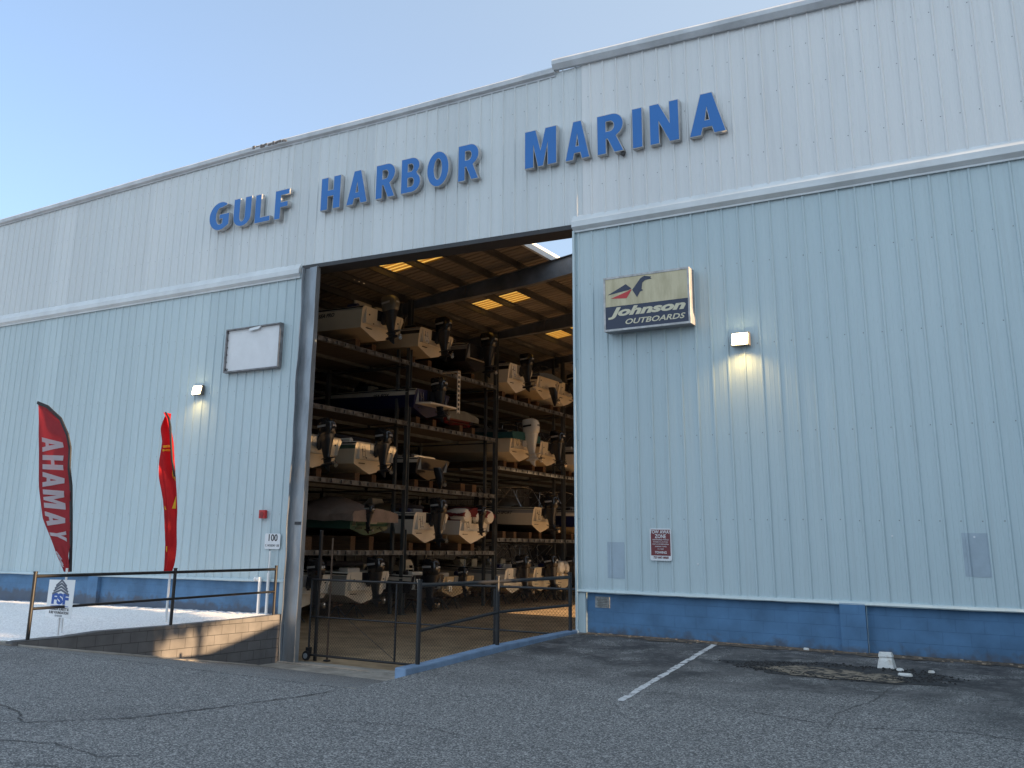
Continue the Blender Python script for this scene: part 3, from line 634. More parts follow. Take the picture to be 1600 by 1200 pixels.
mb.build('sign_frame', mat('dull_frame', (.22, .22, .23), .6, noise=.6, nscale=5), J2)
MB().box(.036, bw_-.036, .03, .06, .036, bh_-.036).build('blank_panel', M_white, J2)
mb = MB()
for k in range(6): mb.bar((.05, .0, .10+k*.19), (.05, .028, .10+k*.19), .012, n=8)
mb.tube([(.06, .01, .09), (.09, .01, .12), (.12, .01, .09), (.09, .01, .05), (.06, .01, .09)], .006, 6)
mb.build('lamp_sockets', M_dark, J2)
MB().loft([[(.85, -.04, bh_-.05), (1.25, -.04, bh_-.02), (1.25, .0, bh_-.02), (.85, .0, bh_-.05)], [(.85, -.05, bh_-.12), (1.18, -.05, bh_-.10), (1.18, -.02, bh_-.10), (.85, -.02, bh_-.12)]]).build('bent_bracket', M_trimw, J2)
T = thing('tow_away_sign', 'small maroon and white tow away notice plate on the blue siding', 'sign', (-6.585, YF-.045, 1.66))
def roundrect(w_, h_, r_, n_=5):
    P = []
    for cx, cz, a in ((w_/2-r_, h_/2-r_, 0), (-w_/2+r_, h_/2-r_, 90), (-w_/2+r_, -h_/2+r_, 180), (w_/2-r_, -h_/2+r_, 270)): P += [(cx+r_*math.cos(R(a+90*i/n_)), cz+r_*math.sin(R(a+90*i/n_))) for i in range(n_+1)]
    return P
poly(roundrect(.42, .58, .035), .0, M_white, 'plate', T, .003)
M_mar = mat('maroon_print', (.14, .022, .028), .5)
poly([(-.19, -.20), (.19, -.20), (.19, .27), (-.19, .27)], -.004, M_mar, 'printed_ground', T, .001)
for body, sz, z, off in (('TOW AWAY', .088, .225, .0012), ('ZONE', .095, .145, .0015), ('UNAUTHORIZED VEHICLES', .031, .085, 0), ('OR VESSELS WILL BE TOWED', .027, .045, 0), ('AWAY AT OWNERS EXPENSE', .029, .005, 0), ('24 HOURS 7 DAYS', .033, -.038, 0), ('F.S. 715.07', .033, -.083, 0)):
    text_mesh('notice_lettering', body, sz, M_white, T, (0, -.006, z), off=off, sx=.83)
text_mesh('notice_lettering', 'TOWING', .06, M_white, T, (0, -.006, -.145), off=.001, sx=.9)
text_mesh('notice_lettering', '727-847-XXXX'.replace('XXXX', '8868'), .058, M_mar, T, (0, -.006, -.235), off=.001, sx=.9)
N1 = thing('address_plate', 'white address plate reading 100 beside the left door column', 'sign', (-16.32, YF-.045, 1.56))
poly(roundrect(.50, .36, .04), .0, M_white, 'plate', N1, .003)
M_ink = mat('black_ink', (.015, .015, .018), .5)
text_mesh('plate_lettering', '100', .22, M_ink, N1, (0, -.005, .075), off=.004)
text_mesh('plate_lettering', 'C. HOLIDAY  DR', .075, M_ink, N1, (0, -.005, -.10), sx=.8)
A1 = thing('alarm_box', 'small red fire alarm box on the pale blue wall above the address plate', 'alarm box', (-16.65, YF-.04, 2.19))
MB().box(-.10, .10, -.09, 0, -.10, .10).build('housing', mat('red_plastic', (.42, .02, .02), .35), A1, bevel=.012)
MB().bar((0, -.10, .0), (0, -.09, .0), .06, n=16).box(-.05, .05, -.10, -.091, -.085, -.06).build('sounder_grille', mat('dark_red', (.22, .012, .012), .5), A1)
V1 = thing('wall_vent', 'small weathered metal vent plate on the blue block base by the doorway', 'vent', (-7.82, YF+.058, .57))
MB().box(-.15, .15, -.012, 0, -.10, .10).build('plate', mat('weathered_plate', (.30, .31, .31), .7, noise=.5, nscale=14), V1)
mb = MB()
for k in range(5): mb.box(-.10, .10, -.02, -.0125, -.07+k*.03, -.058+k*.03)
mb.build('louvres', mat('louvre_grime', (.14, .14, .13), .8), V1)
M_ghost = mat('unfaded_paint_patch', (.33, .41, .475), .45, noise=.12, nscale=5)
def ghost(x0, x1, z0, z1, lab):
    # where a notice used to hang: a thin coat following the sheet's ribs
    mb = MB(); xs_ = []; k = math.floor(x0/.305)
    X = .02+k*.305; prof = []
    while X < x1+.305:
        prof += [(X-.032, -.003), (X-.013, -.027), (X+.013, -.027), (X+.032, -.003), (X+.10, -.006), (X+.22, -.006)]; X += .305
    prof = [(x, d) for x, d in prof if x0 < x < x1]; prof = [(x0, -.003)]+prof+[(x1, -.003)]; n_ = len(prof)
    mb.add([(x, YF+d, z0) for x, d in prof]+[(x, YF+d, z1) for x, d in prof], [(i, i+1, n_+i+1, n_+i) for i in range(n_-1)])
    wpart(mb, 'unfaded_patch', M_ghost, lab)
ghost(-7.68, -7.33, 1.02, 1.69, 'darker rectangle where a notice used to hang near the doorway'); ghost(-1.58, -1.19, 1.26, 1.93, 'darker rectangle where a notice used to hang at the far right')
mb = MB()
for x, z in ((-2.60, 1.87), (-1.40, 1.87), (-5.9, 1.33)): mb.bar((x, YF-.012, z), (x, YF+.0, z), .016, n=8)
wpart(mb, 'white_washer', M_white)

# ------------------------------------------------------------------ wall lamps
M_lens = mat('lit_lens', (1.0, .86, .52), .4, emit=11.0); M_house = mat('bronze_housing', (.11, .10, .09), .5, noise=.3)
def wall_lamp(x, z, lab, e):
    t = thing('wall_lamp', lab, 'wall lamp', (x, YF-.05, z), 0, 'lit wall pack lamps')
    MB().loft([[(-.17, 0, -.13), (.17, 0, -.13), (.17, -.13, -.13), (-.17, -.13, -.13)], [(-.17, 0, .13), (.17, 0, .13), (.17, -.07, .13), (-.17, -.07, .13)]]).build('housing', M_house, t, bevel=.01)
    MB().loft([[(-.14, -.131, -.105), (.14, -.131, -.105), (.14, -.15, -.11), (-.14, -.15, -.11)], [(-.14, -.084, .10), (.14, -.084, .10), (.14, -.10, .105), (-.14, -.10, .105)]]).build('lens', M_lens, t)
    l_ = bpy.data.lights.new('lamp_glow', 'SPOT'); l_.energy = e; l_.color = (1.0, .62, .20); l_.spot_size = R(150); l_.spot_blend = .9; l_.shadow_soft_size = .05
    lo = bpy.data.objects.new('lamp_glow', l_); S.collection.objects.link(lo); lo.parent = t; lo.location = (0, -.19, -.12); lo.rotation_euler = (R(-8), 0, 0)
wall_lamp(-4.89, 5.38, 'lit square wall lamp on the right wall, right of the Johnson sign', 14)
wall_lamp(-19.26, 5.39, 'lit square wall lamp on the left wall below the blank sign box', 8)

# ------------------------------------------------------------------ PVC pipes
P1 = thing('vent_pipe', 'short white pipe with bent-over top against the blue base, left of the door', 'pipe', (-16.57, YF-.12, -.12))
MB().tube([(0, 0, 0), (0, 0, .80), (-.14, 0, .80)], .038, 12).build('pipe', M_pvc, P1, smooth=True)
MB().bar((0, 0, .74), (0, 0, .85), .048, n=12).bar((-.16, 0, .80), (-.11, 0, .80), .048, n=12).build('elbow', M_pvc, P1, smooth=True)
P2 = thing('conduit', 'taller straight white conduit beside the bent pipe, running up to the address plate', 'pipe', (-16.33, YF-.09, -.12))
MB().tube([(0, 0, 0), (0, 0, 1.45)], .022, 10).build('pipe', M_pvc, P2, smooth=True)
MB().tube([(0, 0, 0), (0, 0, .95)], .036, 10).bar((0, .0, .5), (0, .09, .5), .03, n=8).build('sleeve', M_pvc, P2, smooth=True)

# ------------------------------------------------------------------ flags and yard sign
def cloth(outL, outR, y0, wav, nx=14, nz=60):
    zt = outL[0][0]; zb = outL[-1][0]; mb = MB(); vs = []
    for j in range(nz+1):
        z = lerp(zt, zb, j/nz)
        a = interp([(-q, v) for q, v in outL], -z); b = interp([(-q, v) for q, v in outR], -z)
        for i in range(nx+1):
            u = i/nx; vs.append((lerp(a, b, u), y0+wav(u, z), z))
    mb.add(vs, [(j*(nx+1)+i, j*(nx+1)+i+1, (j+1)*(nx+1)+i+1, (j+1)*(nx+1)+i) for j in range(nz) for i in range(nx)])
    return mb
M_flag = mat('red_flag_cloth', (.36, .022, .03), .7, transl=.5, noise=.2, nscale=2)
M_flag2 = mat('bright_red_flag_cloth', (.50, .006, .010), .7, transl=.5, noise=.15, nscale=2)
M_flagw = mat('white_flag_print', (.62, .62, .66), .7, transl=.5); M_yel = mat('yellow_flag_print', (.80, .55, .03), .7, transl=.5)
M_sleeve = mat('black_sleeve', (.01, .01, .012), .7)
FL = thing('feather_flag', 'dark red feather flag with white AHAMAY lettering, farther left of the two', 'flag', (-16.46, 11.9, -.2))
oL = [(4.29, -18.12), (3.9, -18.03), (3.6, -17.97), (3.3, -17.88), (2.55, -17.69), (1.93, -17.44), (1.5, -17.1), (1.2, -16.84), (.93, -16.60)]
oR = [(4.29, -18.09), (4.18, -17.70), (3.9, -17.21), (3.57, -16.90), (3.3, -16.80), (2.9, -16.74), (2.55, -16.68), (1.93, -16.60), (1.5, -16.57), (.93, -16.51)]
wv1 = lambda u, z: .020*math.sin(u*7+z*2)*(1-u)+.018*math.sin(u*18+z*9)*max(0, min(1, (2.0-z)))+.05*u*math.sin(z*1.3)+.018*u**2*math.sin(z*11+u*4)
def local(mb, t): mb.v = [(x-t.location.x, y-t.location.y, z-t.location.z) for x, y, z in mb.v]; return mb
local(cloth(oL, oR, 11.9, wv1), FL).build('flag_cloth', M_flag, FL, smooth=True)
mb = MB(); pr = [(x, 11.9+wv1(1, z), z) for z, x in oR]
fine = []
for (a, b) in zip(pr[:-1], pr[1:]):
    for k in range(5): fine.append(tuple(lerp(a[q], b[q], k/5) for q in range(3)))
fine.append(pr[-1])
local(mb, FL)
mb = MB()
for i, (a, b) in enumerate(zip(fine[:-1], fine[1:])): mb.bar(a, b, .060, .03, up=(0, 1, 0))
local(mb, FL).build('pole_sleeve', M_sleeve, FL)
MB().tube([(0, 0, 0), (-.045, 0, 1.2)], .022, 8).build('pole', M_white, FL, smooth=True)
for k, ch in enumerate('AHAMAY'):
    zz = [3.41, 3.05, 2.70, 2.32, 1.93, 1.63][k]; wd = [.30, .29, .30, .36, .28, .2][k]
    cu = bpy.data.curves.new('g', 'CURVE'); cu.dimensions = '2D'; cu.fill_mode = 'BOTH'
    for pl in GL[ch]:
        sp_ = cu.splines.new('POLY'); sp_.points.add(len(pl)-1); sp_.use_cyclic_u = True
        for i, (x, y) in enumerate(pl): sp_.points[i].co = (x, y, 0, 1)
    t_ = bpy.data.objects.new('g', cu); me = bpy.data.meshes.new_from_object(t_); bpy.data.objects.remove(t_)
    bm = bmesh.new(); bm.from_mesh(me); bmesh.ops.triangulate(bm, faces=bm.faces)
    for _ in range(3): bmesh.ops.subdivide_edges(bm, edges=[e for e in bm.edges if e.calc_length() > .1], cuts=1); bmesh.ops.triangulate(bm, faces=bm.faces)
    for v in bm.verts:
        # turned a quarter: tops of the letters towards the pole
        wz = zz+wd/2-v.co.x*wd-.04*v.co.y
        a = interp([(-q_, v_) for q_, v_ in oL], -wz); b = interp([(-q_, v_) for q_, v_ in oR], -wz)
        uu = .12+v.co.y*.70
        v.co = (lerp(a, b, uu)-FL.location.x, wv1(uu, wz)-.011, wz-FL.location.z)
    bm.to_mesh(me); bm.free(); me.materials.clear(); me.materials.append(M_flagw)
    for p in me.polygons: p.material_index = 0; p.use_smooth = True
    o_ = bpy.data.objects.new('flag_lettering', me); S.collection.objects.link(o_); o_.parent = FL
mb = MB()   # small crumpled emblem near the foot of the flag
for (a, b, c, d) in ((-16.86, 1.30, -16.66, 1.16), (-16.80, 1.24, -16.60, 1.06), (-16.74, 1.14, -16.58, 1.02)): mb.bar((a, 11.87, b), (c, 11.87, d), .02, .006)
local(mb, FL).build('flag_print', M_flagw, FL)
FR = thing('feather_flag', 'bright red feather flag folded nearly edge-on with yellow letters, nearer the door', 'flag', (-16.62, 14.5, -.16))
oL = [(4.34, -17.17), (4.20, -17.23), (4.02, -17.29), (3.95, -17.28), (3.70, -17.19), (3.27, -17.18), (2.91, -17.10), (2.42, -16.93), (2.15, -16.88), (1.47, -16.80), (1.06, -16.81), (.86, -16.83)]
oR = [(4.34, -17.14), (4.20, -17.00), (4.0, -16.90), (3.7, -16.82), (3.27, -16.77), (2.91, -16.74), (2.42, -16.68), (2.15, -16.62), (1.47, -16.55), (1.06, -16.54), (.86, -16.56)]
wv2 = lambda u, z: .10*math.sin(u*5+z*1.5)+.03*math.sin(u*16+z*4)
local(cloth(oL, oR, 14.5, wv2, 16, 70), FR).build('flag_cloth', M_flag2, FR, smooth=True)
mb = MB(); pr = [(x+.005, 14.5+wv2(1, z)-.01, z) for z, x in oR if z > 2.9]
for a, b in zip(pr[:-1], pr[1:]): mb.bar(a, b, .035, .03, up=(0, 1, 0))
local(mb, FR).build('pole_sleeve', M_sleeve, FR)
MB().tube([(0, .03, 0), (.0, .03, 1.08)], .026, 8).build('pole', M_white, FR, smooth=True)
def onflag(pts, m, name):
    n_ = len(pts); mb = MB(); vs = []
    for x, z in pts:
        a = interp([(-q_, v_) for q_, v_ in oL], -z); b = interp([(-q_, v_) for q_, v_ in oR], -z)
        vs.append((x, 14.5+wv2((x-a)/(b-a), z)-.012, z))
    cx = sum(v[0] for v in vs)/n_; cy = sum(v[1] for v in vs)/n_-.01; cz = sum(v[2] for v in vs)/n_
    mb.add(vs+[(cx, cy, cz)], [(i, (i+1) % n_, n_) for i in range(n_)]); local(mb, FR).build(name, m, FR)
onflag([(-17.14, 3.60), (-16.98, 3.62), (-16.98, 3.57), (-17.12, 3.55)], M_yel, 'flag_print')
onflag([(-17.13, 3.52), (-17.03, 3.53), (-17.03, 3.49), (-17.12, 3.47)], M_yel, 'flag_print')
onflag([(-16.98, 3.72), (-16.86, 3.70), (-16.85, 3.45), (-16.92, 3.40), (-16.95, 3.55)], M_yel, 'flag_print')
onflag([(-16.80, 3.36), (-16.92, 3.33), (-16.96, 3.22), (-16.88, 3.12), (-16.78, 3.14)], M_yel, 'flag_print')
onflag([(-16.78, 3.10), (-16.88, 3.08), (-16.92, 2.98), (-16.86, 2.88), (-16.76, 2.82)], M_yel, 'flag_print')
onflag([(-16.70, 2.50), (-16.73, 2.22), (-16.66, 2.22)], M_yel, 'flag_print')
onflag([(-16.84, 2.28), (-16.86, 2.18), (-16.80, 2.19)], M_yel, 'flag_print')
onflag([(-16.73, 1.42), (-16.64, 1.42), (-16.64, 1.30), (-16.73, 1.30)], M_yel, 'flag_print')
Y = thing('yard_sign', 'white FSF yard sign with blue letters on a thin white stake in the gravel', 'sign', (-16.07, 11.55, -.2))
poly([(-.39, .34), (.37, .34), (.38, 1.02), (-.38, 1.0)], -.03, mat('white_sign_board', (.80, .81, .82), .45), 'sign_board', Y, .006)
MB().bar((0, 0, 0), (0, 0, .6), .03, .02).build('stake', M_white, Y)
M_fsf = mat('royal_blue_print', (.02, .09, .36), .5); M_greyp = mat('grey_print', (.10, .12, .16), .5)
fit(text_mesh('sign_lettering', 'FSF', .30, M_fsf, Y, (0, -.037, .67), off=.016), .50, .20)
mb = MB()
for k in range(4):
    z = .80+k*.045
    for a, b, c, d in ((-.25, z-.05+k*.004, 0, z+.03+k*.012), (0, z+.03+k*.012, .24, z-.05+k*.004)):
        if k < 3 or True: mb.bar((a*(1-.12*k), -.038, b), (c*(1-.12*k), -.038, d), .004, .034)
mb.build('roof_emblem', M_greyp, Y)
mb = MB(); mb.bar((-.26, -.038, .54), (0, -.038, .555), .004, .008).bar((0, -.038, .555), (.26, -.038, .54), .004, .008); mb.build('underline', M_fsf, Y)
text_mesh('sign_lettering', 'FLORIDA SURETY &', .072, M_ink, Y, (0, -.037, .49), sx=.9, off=.001)
text_mesh('sign_lettering', 'SURF FOUNDATION', .066, M_ink, Y, (0, -.037, .425), sx=.95, off=.001)
text_mesh('sign_lettering', '727-555-0100', .04, M_greyp, Y, (0, -.037, .37), sx=.95)

# ------------------------------------------------------------------ boat rack
RK = thing('boat_rack', 'tall dark steel multi-level boat rack filling the left side of the warehouse interior', 'boat rack', (-22, 30.6, -1.1))
def rpart(mb, name, m, label=None, **k):
    o = local(mb, RK).build(name, m, RK, **k)
    if label: o['label'] = label
    return o
PY = [23.5, 30.55, 37.45, 44.35, 51.3]
for y in PY:
    mb = MB()
    mb.box(-22.10, -21.94, y-.10, y-.07, -1.1, 11.2).box(-22.10, -21.94, y+.07, y+.10, -1.1, 11.2).box(-22.03, -22.01, y-.07, y+.07, -1.1, 11.2)
    rpart(mb, 'rack_post', M_rack)
    rpart(MB().box(-22.62, -22.50, y-.06, y+.06, -1.1, 11.1), 'rack_post', M_rack)
    rpart(MB().box(-22.16, -21.88, y-.14, y+.14, -1.1, -1.07), 'base_plate', M_rack)
    for x in (-26.2, -30.4): rpart(MB().box(x-.08, x+.08, y-.08, y+.08, -1.1, 10.8), 'rack_post', M_rack)
lev = [(PY[0], PY[1], (1.25, 3.70, 6.20, 8.62)), (PY[1], PY[2], (1.25, 3.70, 6.20, 8.62)), (PY[2], PY[3], (1.82, 5.0, 8.20)), (PY[3], PY[4], (1.82, 5.0, 8.20))]
for y0, y1, zs in lev:
    for z in zs:
        a, b = y0+.10, y1-.10
        mb = MB(); mb.box(-22.02, -21.97, a, b, z-.16, z).box(-21.97, -21.91, a, b, z-.02, z+.005).box(-21.97, -21.91, a, b, z-.16, z-.14)
        for k in range(int((b-a)/.55)):
            yy = a+.15+k*.55+random.uniform(-.1, .1); mb.box(-21.96, -21.915, yy, yy+random.uniform(.15, .38), z-.139, z-.021)
        rpart(mb, 'shelf_beam', M_shelf)
        rpart(MB().box(-30.4, -22.03, a, b, z-.05, z-.012), 'shelf_deck', M_deckw)
        mb = MB()
        for x in (-24.0, -26.2, -28.3, -30.3): mb.box(x-.05, x+.05, a, b, z-.17, z-.051)
        for yy in (a+.04, b-.04): mb.box(-30.3, -22.1, yy-.03, yy+.03, z-.22, z-.171)
        rpart(mb, 'shelf_joist', M_rack)
    mb = MB()
    zz = [-1.1]+list(zs)
    for za, zb in zip(zz[:-1], zz[1:]):
        mb.bar((-26.2, y0, za), (-26.2, y1, zb-.2), .012, n=5).bar((-26.2, y1, za), (-26.2, y0, zb-.2), .012, n=5)
    rpart(mb, 'cross_brace', M_rack)

# ------------------------------------------------------------------ boats
def BM(name, c, **k): return mat('boat_'+name, c, .28, coat=.25, noise=.06, nscale=2, **k)
C = dict(white=BM('white', (.70, .65, .57)), cream=BM('cream', (.64, .55, .41)), navy=BM('navy', (.012, .016, .07)), black=BM('black', (.015, .015, .018)), teal=BM('teal', (.01, .12, .13)), green=BM('green', (.05, .12, .09)), red=BM('red', (.12, .012, .014)), grey=BM('grey', (.28, .28, .28)), tan=BM('tan', (.50, .39, .25)), blue=BM('blue', (.05, .10, .22)))
M_cow_blk = mat('black_cowling', (.016, .017, .020), .22, coat=.5); M_cow_wht = mat('white_cowling', (.62, .60, .55), .25, coat=.4); M_cow_grey = mat('grey_cowling', (.14, .13, .105), .35, coat=.4)
M_leg = mat('outboard_leg_paint', (.020, .022, .027), .33, coat=.3); M_prop = mat('steel_propeller', (.55, .52, .48), .25, metal=.9)
M_vinyl = mat('seat_vinyl', (.46, .42, .35), .6, noise=.15); M_glass = mat('tinted_screen', (.02, .024, .028), .08)
M_chr = mat('stainless_tube', (.55, .55, .55), .25, metal=.9)
def sell(hx, hy, n=16, p=3.0, cx=0, z=0):
    P = []
    for i in range(n):
        a = 2*math.pi*i/n; c, s_ = math.cos(a), math.sin(a)
        P.append((cx+hx*math.copysign(abs(c)**(2/p), c), hy*math.copysign(abs(s_)**(2/p), s_), z))
    return P
MESHC = {}
def outboard(parent, H, kind='blk', sc=1.0, tilt=12, y=0, keel=0.0, xoff=0):
    cow = dict(blk=M_cow_blk, wht=M_cow_wht, grey=M_cow_grey)[kind]; leg = M_cow_wht if kind == 'wht' else M_leg
    first = 'leg'+kind not in MESHC
    mb = MB()
    if first:
        mb.loft([sell(.33, .22, cx=-.01, z=.08), sell(.29, .19, z=-.12, cx=.0), sell(.21, .13, z=-.45, cx=.02), sell(.15, .075, z=-.80, cx=.03), sell(.20, .055, z=-.90, cx=.0), sell(.17, .04, z=-1.08, cx=.02), sell(.12, .02, z=-1.20, cx=.03), sell(.03, .01, z=-1.38, cx=-.05)])
        mb.loft([sell(.36, .15, z=-.845, cx=-.06, p=2), sell(.36, .15, z=-.862, cx=-.06, p=2)])
        mb.loft([[(x, r_*math.cos(a*math.pi/5), -1.08+r_*math.sin(a*math.pi/5)) for a in range(10)] for x, r_ in ((.36, .01), (.28, .05), (.1, .075), (-.18, .07), (-.28, .05))])
        mb.box(.16, .42, -.13, .13, -.42, .0); mb.box(.20, .34, -.17, -.13, -.5, .05); mb.box(.20, .34, .13, .17, -.5, .05)
        legs = mb.build('outboard', leg, None, smooth=True)
        MESHC['leg'+kind] = legs.data; bpy.data.objects.remove(legs)
        mb = MB(); mb.loft([sell(.32, .215, cx=-.01, z=.05, n=20), sell(.36, .235, cx=-.03, z=.10, n=20), sell(.39, .25, cx=-.05, z=.30, n=20), sell(.39, .25, cx=-.04, z=.50, n=20), sell(.36, .235, cx=-.01, z=.63, n=20), sell(.29, .20, cx=.03, z=.71, n=20), sell(.18, .13, cx=.05, z=.74, n=20)])
        mb.cur = 1; mb.box(-.20, .22, -.268, -.262, .36, .44).box(-.20, .22, .262, .268, .36, .44).box(-.435, -.425, -.10, .10, .34, .42)
        c = mb.build('cowling', [cow, mat('cowling_badge', (.42, .42, .42), .4) if kind != 'wht' else M_ink], None, smooth=True)
        MESHC['cow'+kind] = c.data; bpy.data.objects.remove(c)
        if 'prop' not in MESHC:
            mb = MB(); mb.bar((0, 0, 0), (-.16, 0, 0), .045, n=10)
            for k in range(3):
                a = k*2.094; pts = []
                for (rr, t_) in ((.04, -.05), (.13, -.09), (.185, -.02), (.185, .05), (.12, .10), (.04, .05)):
                    an = a+t_*4; pts.append((-.08+t_*.7, rr*math.cos(an), rr*math.sin(an)))
                mb.loft([pts, [(x-.008, y_, z_) for x, y_, z_ in pts]])
            c = mb.build('propeller', M_prop, None, smooth=True); MESHC['prop'] = c.data; bpy.data.objects.remove(c)
    o = bpy.data.objects.new('outboard', MESHC['leg'+kind]); S.collection.objects.link(o); o.parent = parent
    sc *= .80; o.location = (-.32*sc-xoff, y, H-.02); o.scale = (sc, sc, sc); o.rotation_euler = (0, R(tilt), 0)
    c = bpy.data.objects.new('cowling', MESHC['cow'+kind]); S.collection.objects.link(c); c.parent = o
    p = bpy.data.objects.new('propeller', MESHC['prop']); S.collection.objects.link(p); p.parent = o; p.location = (-.28, 0, -1.08)
    return o
def boat(label, yc, zk, L=7.0, B=2.45, H=1.05, hull='white', top='white', stripe='black', bottom='white', motor='blk', msc=1.0, tilt=10, xs=-21.45, extras=(), cat='boat', my=0, yaw=0, vee=.30, noise=None):
    t = thing('motor_boat', label, cat, (xs, yc, zk), math.pi+R(yaw), 'boats stored on the rack')
    B *= 1.04; H *= 1.06
    NS = 22; st = []
    for i in range(NS+1):
        u = i/NS; x = L*u
        hb = B/2*(1-.985*u**3.2)*(.95+.05*min(1, u*5)); zs = H*(1+.20*u**1.6)
        hc = hb*.86*(1-.45*u**2.2); zc = H*vee+H*.62*u**2.4; zkk = H*1.02*max(0, u-.45)**2.4*2.9
        zc = max(zc, zkk+.02)
        st.append((x, hb, zs, hc, zc, zkk))
    mb = MB(); rows = []
    for x, hb, zs, hc, zc, zkk in st:
        def side(s_):
            return [(x, s_*max(0, hb-.09), zs+.04), (x, s_*(hb+.0), zs-.12*(zs-zc)), (x, s_*lerp(hb, hc, .20), lerp(zs, zc, .30)), (x, s_*lerp(hb, hc, .55), lerp(zs, zc, .68)), (x, s_*hc, zc), (x, s_*(hc-.05), zc-.015), (x, s_*hc*.5, lerp(zc, zkk, .52)), (x, s_*(hc*.5-.03), lerp(zc, zkk, .52)-.02)]
        rk = .30*max(0, 1-x/1.2)       # raked transom
        rows.append([(px_+rk*(1-min(1, pz_/zs)), py_, pz_) for px_, py_, pz_ in side(-1)+[(x, 0, zkk)]+side(1)[::-1]])
    n_ = len(rows[0]); fm = [1, 2, 0, 0, 3, 3, 3, 3]; fm = fm+fm[::-1]
    base = len(mb.v); mb.v += [p for r_ in rows for p in r_]
    for i in range(NS):
        for j in range(n_-1):
            mb.f.append((base+i*n_+j, base+i*n_+j+1, base+(i+1)*n_+j+1, base+(i+1)*n_+j)); mb.mi.append(fm[j])
    mb.f.append(tuple(range(n_))); mb.mi.append(0)
    hl = mb.build('hull', [C[hull], C[top], C[stripe], C[bottom]], t, smooth=True)
    # transom fittings, as the photo's sterns show
    x, hb, zs, hc, zc, zkk = st[0]
    mb = MB(); mb.box(-.012, 0, -hb*.78, -hb*.78+.07, zs-.25, zs-.20).box(-.012, 0, hb*.6, hb*.6+.07, zs-.25, zs-.20).box(-.05, 0, -hc*.75, -hc*.45, zc+.02, zc+.04).box(-.05, 0, hc*.45, hc*.75, zc+.02, zc+.04)
    mb.bar((-.015, -hb*.5, zs-.45), (0, -hb*.5, zs-.45), .03, n=8).bar((-.015, hb*.35, zs-.5), (0, hb*.35, zs-.5), .025, n=8).bar((-.04, -hc*.6, zc+.03), (-.25, -hc*.6, zc-.08), .01, n=6)
    mb.v = [(vx+.30*(1-min(1, vz/zs)), vy, vz) for vx, vy, vz in mb.v]
    mb.build('transom_fittings', M_dark, t)
    if motor: MB().loft([[(-.02, -.40, zs+.02), (-.02, .40, zs+.02), (.07, .29, zs-.34), (.07, -.29, zs-.34)], [(.03, -.40, zs+.02), (.03, .40, zs+.02), (.13, .29, zs-.34), (.13, -.29, zs-.34)]]).build('transom_plate', C['grey'] if yc % 2 < 1 else C['black'], t)
    mb = MB(); rr = .022
    for s_ in (-1, 1):
        mb.tube([(q[0], s_*(q[1]+.008), q[2]-.02) for q in st], rr, 6)
    mb.build('rub_rail', C['black'] if stripe != 'black' else C['grey'], t)
    # deck: gunwale, cockpit well, foredeck
    mb = MB(); D = .55*H
    kf = int(NS*.52)
    for i in range(NS):
        a, b = st[i], st[i+1]
        for s_ in (-1, 1):
            ia, ib = max(0, a[1]-.2), max(0, b[1]-.2)
            mb.add([(a[0], s_*a[1], a[2]), (b[0], s_*b[1], b[2]), (b[0], s_*ib, b[2]+.035), (a[0], s_*ia, a[2]+.035)], [(0, 1, 2, 3)])
            if i < kf: mb.add([(a[0], s_*ia, a[2]+.035), (b[0], s_*ib, b[2]+.035), (b[0], s_*(ib-.03), b[2]-D), (a[0], s_*(ia-.03), a[2]-D)], [(0, 1, 2, 3)])
            else: mb.add([(a[0], s_*ia, a[2]+.035), (b[0], s_*ib, b[2]+.035), (b[0], 0, b[2]+.09), (a[0], 0, a[2]+.11)], [(0, 1, 2, 3)])
        if i < kf: mb.add([(a[0], -max(0, a[1]-.23), a[2]-D), (b[0], -max(0, b[1]-.23), b[2]-D), (b[0], max(0, b[1]-.23), b[2]-D), (a[0], max(0, a[1]-.23), a[2]-D)], [(0, 1, 2, 3)])
    q = st[kf]; mb.add([(q[0], -q[1]+.2, q[2]+.035), (q[0], q[1]-.2, q[2]+.035), (q[0], q[1]-.2, q[2]-D), (q[0], -q[1]+.2, q[2]-D)], [(0, 1, 2, 3)])
    q = st[0]; mb.add([(.02, -q[1]+.2, q[2]+.0), (.02, q[1]-.2, q[2]+.0), (.35, q[1]-.2, q[2]-.02), (.35, -q[1]+.2, q[2]-.02), (.35, q[1]-.2, q[2]-D), (.35, -q[1]+.2, q[2]-D)], [(0, 1, 2, 3), (3, 2, 4, 5)])
    mb.build('deck', C['white'] if top in ('navy', 'black', 'teal', 'red') else C[top], t, smooth=True)
    E = set(extras)
    if 'backrests' in E:
        for yy in (-.62, .62): 
            MB().loft([sell(.09, .50, p=4, n=16, cx=.55, z=H+z_) if False else [(x_+.55, y_+yy, H+z_) for x_, y_, _ in sell(.07, .50, p=4)] for z_ in (.06, .10, .28, .32)]).build('backrest', M_vinyl, t, smooth=True)
    if 'seats' in E:
        MB().box(.45, 1.0, -.9, .9, H-.5, H-.08).build('stern_bench', M_vinyl, t, bevel=.05)
        for yy in (-.5, .5): MB().box(2.6, 3.0, yy-.25, yy+.25, H-.55, H+.38).build('helm_seat', M_vinyl, t, bevel=.05)
